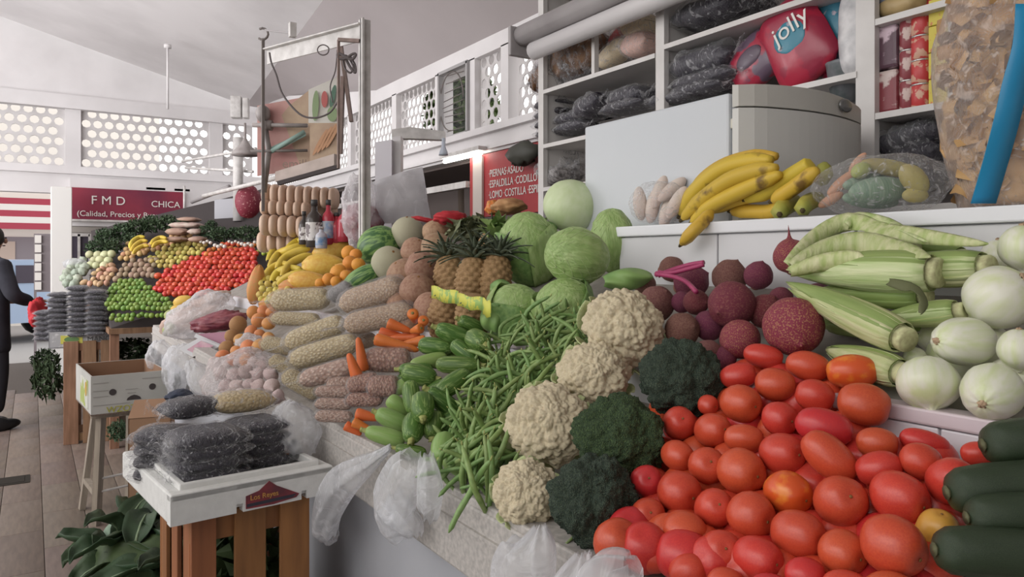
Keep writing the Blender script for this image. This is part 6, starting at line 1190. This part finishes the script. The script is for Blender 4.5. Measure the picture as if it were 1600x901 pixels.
def cluster(name, poly, rpx, proto, sp, label, cat, group, lift=0, parts=False, jit=1.5, r_sc=1.0, lim=300):
    k = 0; ys_ = [p[1] for p in poly]; xs_ = [p[0] for p in poly]; y = min(ys_); row = 0
    while y <= max(ys_):
        x = min(xs_)+(sp/2 if row % 2 else 0)
        while x <= max(xs_):
            if inpoly(x, y, poly) and k < lim:
                p = heap(x+rs.uniform(-jit, jit), y+rs.uniform(-jit, jit), lift, H2)
                place(name, proto, p, qz(axd(rs.uniform(0, 360), 40)), rad(p, rpx)*rs.uniform(.88, 1.1)*r_sc, label, cat, group, parts); k += 1
            x += sp
        y += sp*.8; row += 1
    return k
def simple(name, m, el=1.0, nu=12, nv=8, dis=.03): return (mesh(name, sphere(nu, nv, lambda d: Vector((d.x, d.y, d.z*el))*(1+dis*nz(d, 2))), m), [])
t2 = simple('tomato', m_tom, 1.15); lm_ = simple('lime', mat('lime_green', (.12, .22, .035), .4, (.20, .30, .06), 20, rnd=.35)); 
cluster('plum_tomato', [(240, 455), (248, 428), (300, 402), (345, 390), (400, 390), (402, 412), (386, 442), (322, 464), (262, 464)], 5.2, t2, 8.6, 'small red tomato in the big tomato heap of the back stall', 'tomato', 'tomatoes of the back stall')
cluster('plum_tomato', [(375, 445), (384, 432), (402, 412), (404, 440), (400, 466), (380, 466)], 4.6, t2, 8.5, 'dull red tomato at the lower end of the back heap', 'tomato', 'dull tomatoes of the back stall')
cluster('plum_tomato', [(318, 398), (330, 384), (398, 376), (402, 392), (345, 392)], 4.2, simple('tomato', mat('tomato_orange', (.58, .22, .06), .4, (.6, .1, .04), 8, rnd=.4), 1.1), 8.5, 'orange tomato along the top of the back tomato heap', 'tomato', 'orange tomatoes of the back stall')
cluster('lime', [(163, 482), (172, 450), (190, 432), (225, 435), (240, 457), (262, 468), (272, 482)], 4.4, lm_, 7.6, 'small green lime in the lime heap of the back stall', 'lime', 'limes in the crate')
cluster('lime', [(404, 400), (404, 382), (412, 372), (424, 380), (420, 400)], 3.6, simple('lime', mat('lime_yellow', (.34, .40, .06), .4, rnd=.3)), 7, 'yellow green lime between the tomatoes and the bananas', 'lime', 'yellow green limes')
cluster('guava', [(226, 402), (262, 384), (290, 376), (330, 380), (320, 396), (290, 404), (250, 424), (240, 415)], 4.6, simple('pear', mat('pear_yellow', (.42, .42, .10), .5, (.55, .38, .12), 8, rnd=.4)), 8.2, 'yellow green pear above the back tomato heap', 'pear', 'pears of the back stall')
cluster('peach', [(180, 402), (200, 380), (235, 378), (270, 366), (300, 362), (305, 376), (262, 384), (226, 400), (200, 404)], 4.8, simple('peach', mat('peach_skin', (.52, .27, .16), .6, (.50, .35, .14), 8, rnd=.4)), 8.5, 'peach coloured fruit in the upper part of the back stall', 'fruit', 'peach coloured fruit of the back stall')
cluster('nut_bag', [(178, 440), (184, 416), (225, 400), (248, 408), (240, 432), (222, 436), (195, 432)], 5.0, simple('fig', mat('brown_fruit', (.24, .17, .11), .6, (.36, .26, .18), 12, rnd=.4)), 9, 'brown dried fruit packed between limes and peaches', 'dried fruit', 'brown fruit of the back stall')
cluster('potato', [(128, 446), (150, 420), (180, 408), (182, 430), (168, 446)], 4.6, simple('potato', mat('carrot_pale2', (.52, .27, .15), .6, (.50, .37, .24), 8, rnd=.4), 1.4), 8.5, 'pale orange root vegetable above the stacked black bags', 'vegetable', 'pale orange vegetables of the back stall')
cluster('chayote', [(135, 420), (140, 396), (158, 388), (176, 398), (172, 412), (150, 420)], 6.5, simple('chayote', mat('chayote_pale', (.48, .52, .30), .5, (.55, .52, .32), 6, rnd=.3)), 11, 'pale green chayote on the back stall below the dark leaves', 'vegetable', 'chayotes of the back stall')
cluster('lettuce', [(95, 448), (98, 420), (110, 408), (134, 408), (136, 430), (124, 446)], 7, simple('lettuce', mat('lettuce_dull', (.24, .31, .20), .6, (.50, .52, .46), 10, rnd=.5), 1, 14, 10, .3), 11, 'dull green lettuce at the aisle end of the back stall', 'lettuce', 'lettuces of the back stall')
bh = [('banana_bunch', [([(203, 388), (206, 378), (216, 371), (226, 370)], 3.6), ([(205, 392), (210, 384), (220, 377), (230, 376)], 3.6), ([(208, 396), (214, 389), (224, 384), (232, 384)], 3.6)], 'small yellow banana bunch under the dark leaves of the back stall'), ('banana_bunch', [([(236, 382), (240, 376), (250, 371), (260, 372)], 3.6), ([(238, 386), (244, 380), (254, 377), (262, 378)], 3.6)], 'second small banana bunch right of the first on the back stall')]
for nm, cs, lb in bh:
    org = heap(*cs[0][0][-1], .12, H2); o = obj(nm, None, None, org); tag(o, lb, 'bananas')
    for c, rp in cs:
        Pw = [heap(x, y, .12, H2) for x, y in c]; banana(o, Pw, rad(Pw[0], rp), m_ban, org, False)
m_gd = mat('greens_back', (.035, .07, .03), .6, (.08, .12, .06), 10, rnd=.2)
lbm = [mesh('foliage', leafball(420, 1, .20, 60+k, .8), m_gd, False) for k in range(3)]
for k, (x, y, r, lb) in enumerate(((150, 386, 16, 'leftmost'), (166, 370, 18, 'second'), (190, 362, 18, 'third'), (214, 354, 18, 'fourth'), (238, 350, 18, 'fifth'), (262, 348, 17, 'sixth'), (284, 352, 12, 'seventh'), (178, 384, 16, 'low one below the second'), (205, 372, 12, 'low one below the third'))):
    p = heap(x, y, .03, H2); o = obj('greens_bunch', lbm[k % 3], None, p, None, rad(p, r)); tag(o, 'dark green leaf bunch topping the back stall, '+lb+('' if 'low' in lb else ' from the aisle'), 'greens', 'dark leaf bunches of the back stall')
for k, (x, y, r, lb) in enumerate(((322, 362, 15, 'left one beside the tan stacks'), (344, 366, 17, 'second from the tan stacks'), (366, 364, 13, 'third from the tan stacks'), (386, 364, 17, 'fourth, before the grey sheet'), (406, 364, 14, 'last one beside the pale bundles'), (330, 350, 9, 'small rear one'))):
    p = heap(x, y, .05, H2); o = obj('scallion_bunch', lbm[k % 3], None, p, None, (rad(p, r), rad(p, r), rad(p, r*.95))); tag(o, 'dark bunch of scallion leaves, '+lb, 'scallions', 'scallion bunches')
    for j in range(4): q = heap(x-8+5*j, y+r+1+(j % 2)*2, .06, H2)-p; s = rad(p, r); b_ = obj('white_bulb', mesh('bulb', sphere(8, 6, lambda d: d*.18), mat('bulb_white', (.65, .62, .56), .6)), o, q/s)
m_tanst = mat('tan_stack', (.45, .32, .24), .7, (.35, .22, .17), 8, bump=.5, bscale=30)
for k, (x, y, w_, h_, c) in enumerate(((278, 362, 30, 12, 0), (285, 352, 34, 10, 1), (296, 343, 30, 8, 0), (308, 362, 20, 10, 1), (310, 374, 22, 10, 0), (300, 352, 30, 9, 1), (276, 374, 26, 9, 0))):
    p = heap(x, y, .06, H2); o = obj('bread_bag', mesh('bag', pillow(2*rad(p, w_/2), .2, 2*rad(p, h_/2), 70+k, wr=.15), (m_tanst, mat('cream_stack', (.50, .42, .36), .7, (.38, .25, .22), 14))[c]), None, p, Quaternion((0, 0, 1), -YAW)); tag(o, 'tan packed bag in the stack behind the peaches, '+('lower left', 'middle left', 'topmost', 'right middle', 'right bottom', 'centre', 'lowest left')[k]+' one', 'bag', 'tan bags of the back stall')
wbag('clear_bag', 200, 398, 60, 22, .10, filmm, 71, 'crumpled clear plastic over fruit on the back stall', z=7.0, ang=10, cat='plastic')
wbag('white_bag', 118, 412, 34, 16, .08, m_filmt, 72, 'white plastic bag lying on the aisle end of the back stall', z=6.4)
# lime crate: thin white grid
lc = obj('wire_crate', None, None, at(168, 505, 5.86)); tag(lc, 'shallow white grid crate holding the limes at the end of the back stall', 'crate')
a_, b_ = at(168, 486, 5.86)-lc.location, at(268, 482, 6.0)-lc.location; H__ = rad(lc.location, 20)
for k in range(13): t = k/12; q = a_.lerp(b_, t); obj('grid_bar', mesh('bar', tube([q, q-VU*H__], .004, 4), m_white), lc)
for k in range(4): obj('grid_rail', mesh('rail', tube([a_-VU*H__*k/3, b_-VU*H__*k/3], .005 if k % 3 else .009, 4), m_white), lc)
obj('crate_floor', mesh('floor_board', ([a_-VU*H__, b_-VU*H__, b_-VU*H__+VF*.4, a_-VU*H__+VF*.4]+[p-VU*.01 for p in (a_-VU*H__, b_-VU*H__, b_-VU*H__+VF*.4, a_-VU*H__+VF*.4)], [(0, 1, 2, 3), (7, 6, 5, 4), (0, 4, 5, 1), (1, 5, 6, 2), (2, 6, 7, 3), (3, 7, 4, 0)]), m_dark, False), lc)
cluster('lime', [(174, 488), (258, 486), (258, 497), (174, 499)], 4.2, lm_, 7.6, 'lime seen through the side of the white grid crate', 'lime', 'limes behind the grid', -.045)
# stacked black bean bags on their crate in the aisle
c2o = at(99, 700, 5.65); c2o.z = 0
slatcrate('slatted_crate', c2o, -.10, .36, .36, .79, [(0, .10), (.13, .22), (.25, .36)], 'brown wooden crate carrying the stacked black bags at the back stall', m_wood2)
tr2 = obj('card_tray', None, None, at(76, 545, 5.62), Quaternion((0, 0, 1), -.10)); tag(tr2, 'shallow grey printed carton tray with a yellow label under the stacked black bags', 'tray')
s2 = rad(at(120, 530, 5.62), 1); m_gt = mat('tray_grey', (.36, .36, .37), .6, (.55, .55, .55), 12, thr=(.55, .6))
for b_ in (box(0, 95*s2, 0, .006, 0, 26*s2), box(0, 95*s2, .34, .346, 0, 26*s2), box(0, .006, 0, .34, 0, 26*s2), box(95*s2-.006, 95*s2, 0, .34, 0, 26*s2), box(0, 95*s2, 0, .34, 0, .008)): obj('side_panel', mesh('panel', b_, m_gt, False), tr2)
obj('yellow_label', mesh('label', box(16*s2, 46*s2, -.003, 0, 7*s2, 20*s2), mat('label_yellow', (.55, .52, .10), .5), False), tr2); obj('green_emblem', mesh('emblem', lathe([(.05, 0), (.05, .003)], 20, lambda p, a, t: Vector((p.x, -p.z, p.y*.45))), mat('emblem_green', (.12, .22, .08), .5), False), tr2, (31*s2, -.003, 13.5*s2))
text('lettering', 'MANGO', .055, mat('print_dark', (.1, .1, .1)), (52*s2, -.003, 9*s2), QRY, tr2)
sbg = [bagproto(.26, .17, .055, m_beanblk, 80+s, tail=0, wr=.2, m_fi=m_film) for s in range(2)]
for c, (x, n, yb) in enumerate(((72, 6, 528), (93, 9, 524), (123, 10, 522), (151, 9, 520))):
    for k in range(n):
        p = at(x+rs.uniform(-1, 1), yb-8*k, 5.76+.0*c); place('bean_bag', sbg[k % 2], p, Quaternion((0, 0, 1), -YAW+.4+rs.uniform(-.1, .1)), (.60, 1.1, .045/.055), 'stacked black bean bag, %s up in the %s column on the aisle crate' % (ordw(k+1), ('short outer', 'second', 'third', 'last')[c]), 'bag', 'stacked black bags at the back stall')
for x, y, w_, h_, zc, sd, lb in ((75, 590, 24, 46, 6.4, 91, 'dark leafy bunch standing on the floor behind the aisle crate'), (70, 560, 20, 20, 6.5, 95, 'dark leafy bunch on the floor, upper one behind the aisle crate'), (208, 545, 34, 22, 6.1, 92, 'green leaves stored under the lime crate'), (185, 672, 16, 22, 5.0, 93, 'small green bunch on the floor behind the stool'), (285, 600, 14, 26, 4.6, 94, 'green leaves hanging beside the white bags')):
    p = at(x, y, zc); p.z = max(p.z, .2); o = obj('greens_bunch', lbm[sd % 3], None, p, None, (rad(p, w_), rad(p, w_), rad(p, h_))); tag(o, lb, 'greens')
bkt = obj('under_stall_shade_block', mesh('crate', box(.55, 1.6, 6.6, 7.4, 0.003, .55), mat('under_stall_shade', (.10, .07, .05), .8), False)); tag(bkt, 'dark block painted as the shade under the back stall table', 'crate')  # solid dark block added where only shade lies under the table
wbag('red_bag', 60, 488, 20, 46, .1, m_rc, 97, 'red bag hanging between the person and the stacked black bags', z=6.0, cat='bag')
# ================================================================== PERSON at the left edge, dark coat, seen from behind
def skinmesh(name, J, E, m, sub=2):
    me = bpy.data.meshes.new('s'); me.from_pydata([j[:3] for j in J], E, []); o = bpy.data.objects.new('s', me); COL.objects.link(o)
    md = o.modifiers.new('k', 'SKIN'); md.use_smooth_shade = True; sv_ = me.skin_vertices[0].data
    for i, j in enumerate(J): sv_[i].radius = (j[3], j[4] if len(j) > 4 else j[3]); sv_[i].use_root = (i == 0)
    s = o.modifiers.new('u', 'SUBSURF'); s.levels = sub; s.render_levels = sub
    dg = bpy.context.evaluated_depsgraph_get(); dg.update(); r = bpy.data.meshes.new_from_object(o.evaluated_get(dg)); bpy.data.objects.remove(o)
    r.name = name; r.materials.clear(); r.materials.append(m); r.polygons.foreach_set('use_smooth', [True]*len(r.polygons)); return r
pp = onz(-17, 672, 0); per = obj('person', None, None, pp, Quaternion((0, 0, 1), -YAW-.5)); tag(per, 'person in a long dark coat and dark trousers standing in the aisle, seen from behind', 'person')
m_skin = mat('skin_tone', (.35, .20, .14), .6); m_coat = mat('dark_coat', (.018, .018, .026), .85, (.03, .03, .04), 10, bump=.3, bscale=20); m_trou = mat('dark_trousers', (.02, .02, .026), .9); m_hair = mat('dark_hair', (.02, .016, .014), .6)
J = [(0, 0, .92, .14, .10), (0, 0, 1.15, .14, .10), (0, 0, 1.36, .15, .09), (0, .01, 1.45, .055), (0, .02, 1.52, .06), (0, .03, 1.60, .085, .10), (0, .03, 1.66, .06)]
E = [(0, 1), (1, 2), (2, 3), (3, 4), (4, 5), (5, 6)]
def addc(root, pts):
    k = root
    for p in pts: J.append(p); E.append((k, len(J)-1)); k = len(J)-1
    return k
for s in (-1, 1):
    addc(0, [(s*.09, 0, .82, .085), (s*.10, .02, .48, .055), (s*.10, -.02, .10, .04), (s*.10, .05, .04, .038), (s*.10, .14, .03, .028)])
    w = addc(2, [(s*.19, 0, 1.37, .055), (s*.25, .04, 1.12, .042), (s*.17, .25, 1.06, .030), (s*.15, .31, 1.06, .030, .02), (s*.145, .35, 1.06, .032, .016)])
    for q in range(4): addc(w, [(s*.145+(q-1.5)*.018, .385, 1.062, .009), (s*.145+(q-1.5)*.019, .415, 1.052-.002*q, .0085), (s*.145+(q-1.5)*.018, .43-.004*abs(q-1.5), 1.032, .008)])
    addc(w-1, [(s*.115, .335, 1.07, .011), (s*.098, .36, 1.062, .010)])
obj('body', skinmesh('body', J, E, m_skin), per)
hd = obj('hair', mesh('hair', sphere(24, 16, lambda d: Vector((d.x*.088, d.y*.105-.01, d.z*.11))*(1+.04*nz(d, 5))), m_hair), per, (0, .015, 1.605))
fc = MB(); fc.add(sphere(10, 8, lambda d: Vector((d.x*.012, .125+d.y*.018, 1.575+d.z*.022)))); 
for s in (-1, 1): fc.add(sphere(8, 6, lambda d: Vector((s*.085+d.x*.01, .02+d.y*.02, 1.58+d.z*.032))))
obj('face_features', mesh('face', fc, m_skin), per)
ey = MB()
for s in (-1, 1): ey.add(sphere(8, 6, lambda d: Vector((s*.032+d.x*.012, .112+d.y*.008, 1.60+d.z*.006))))
ey.add(sphere(8, 6, lambda d: Vector((d.x*.025, .112+d.y*.008, 1.535+d.z*.005)))); obj('eyes_and_mouth', mesh('eyes', ey, m_hair), per)
Jc = [(0, 0, .95, .205, .14), (0, 0, 1.15, .19, .13), (0, 0, 1.36, .18, .115), (0, .01, 1.455, .075), (0, 0, .72, .215, .15), (0, 0, .60, .21, .15)]; Ec = [(0, 1), (1, 2), (2, 3), (0, 4), (4, 5)]
for s in (-1, 1):
    k = len(Jc); Jc += [(s*.20, 0, 1.37, .075), (s*.27, .04, 1.12, .065), (s*.18, .24, 1.06, .052)]; Ec += [(2, k), (k, k+1), (k+1, k+2)]
obj('coat', skinmesh('coat', Jc, Ec, m_coat), per)
Jt = [(0, 0, .85, .15, .11)]; Et = []
for s in (-1, 1):
    k = len(Jt); Jt += [(s*.095, 0, .76, .10), (s*.10, .02, .48, .082), (s*.10, -.01, .14, .07)]; Et += [(0, k), (k, k+1), (k+1, k+2)]
obj('trousers', skinmesh('trousers', Jt, Et, m_trou), per)
for s in (-1, 1): obj('shoe', mesh('shoe', sphere(18, 12, lambda d: Vector((s*.10+d.x*.05, .05+d.y*.145, max(.002, .045+d.z*(.05 if d.y > 0 else .07))))), mat('black_shoe', (.015, .015, .017), .4)), per)
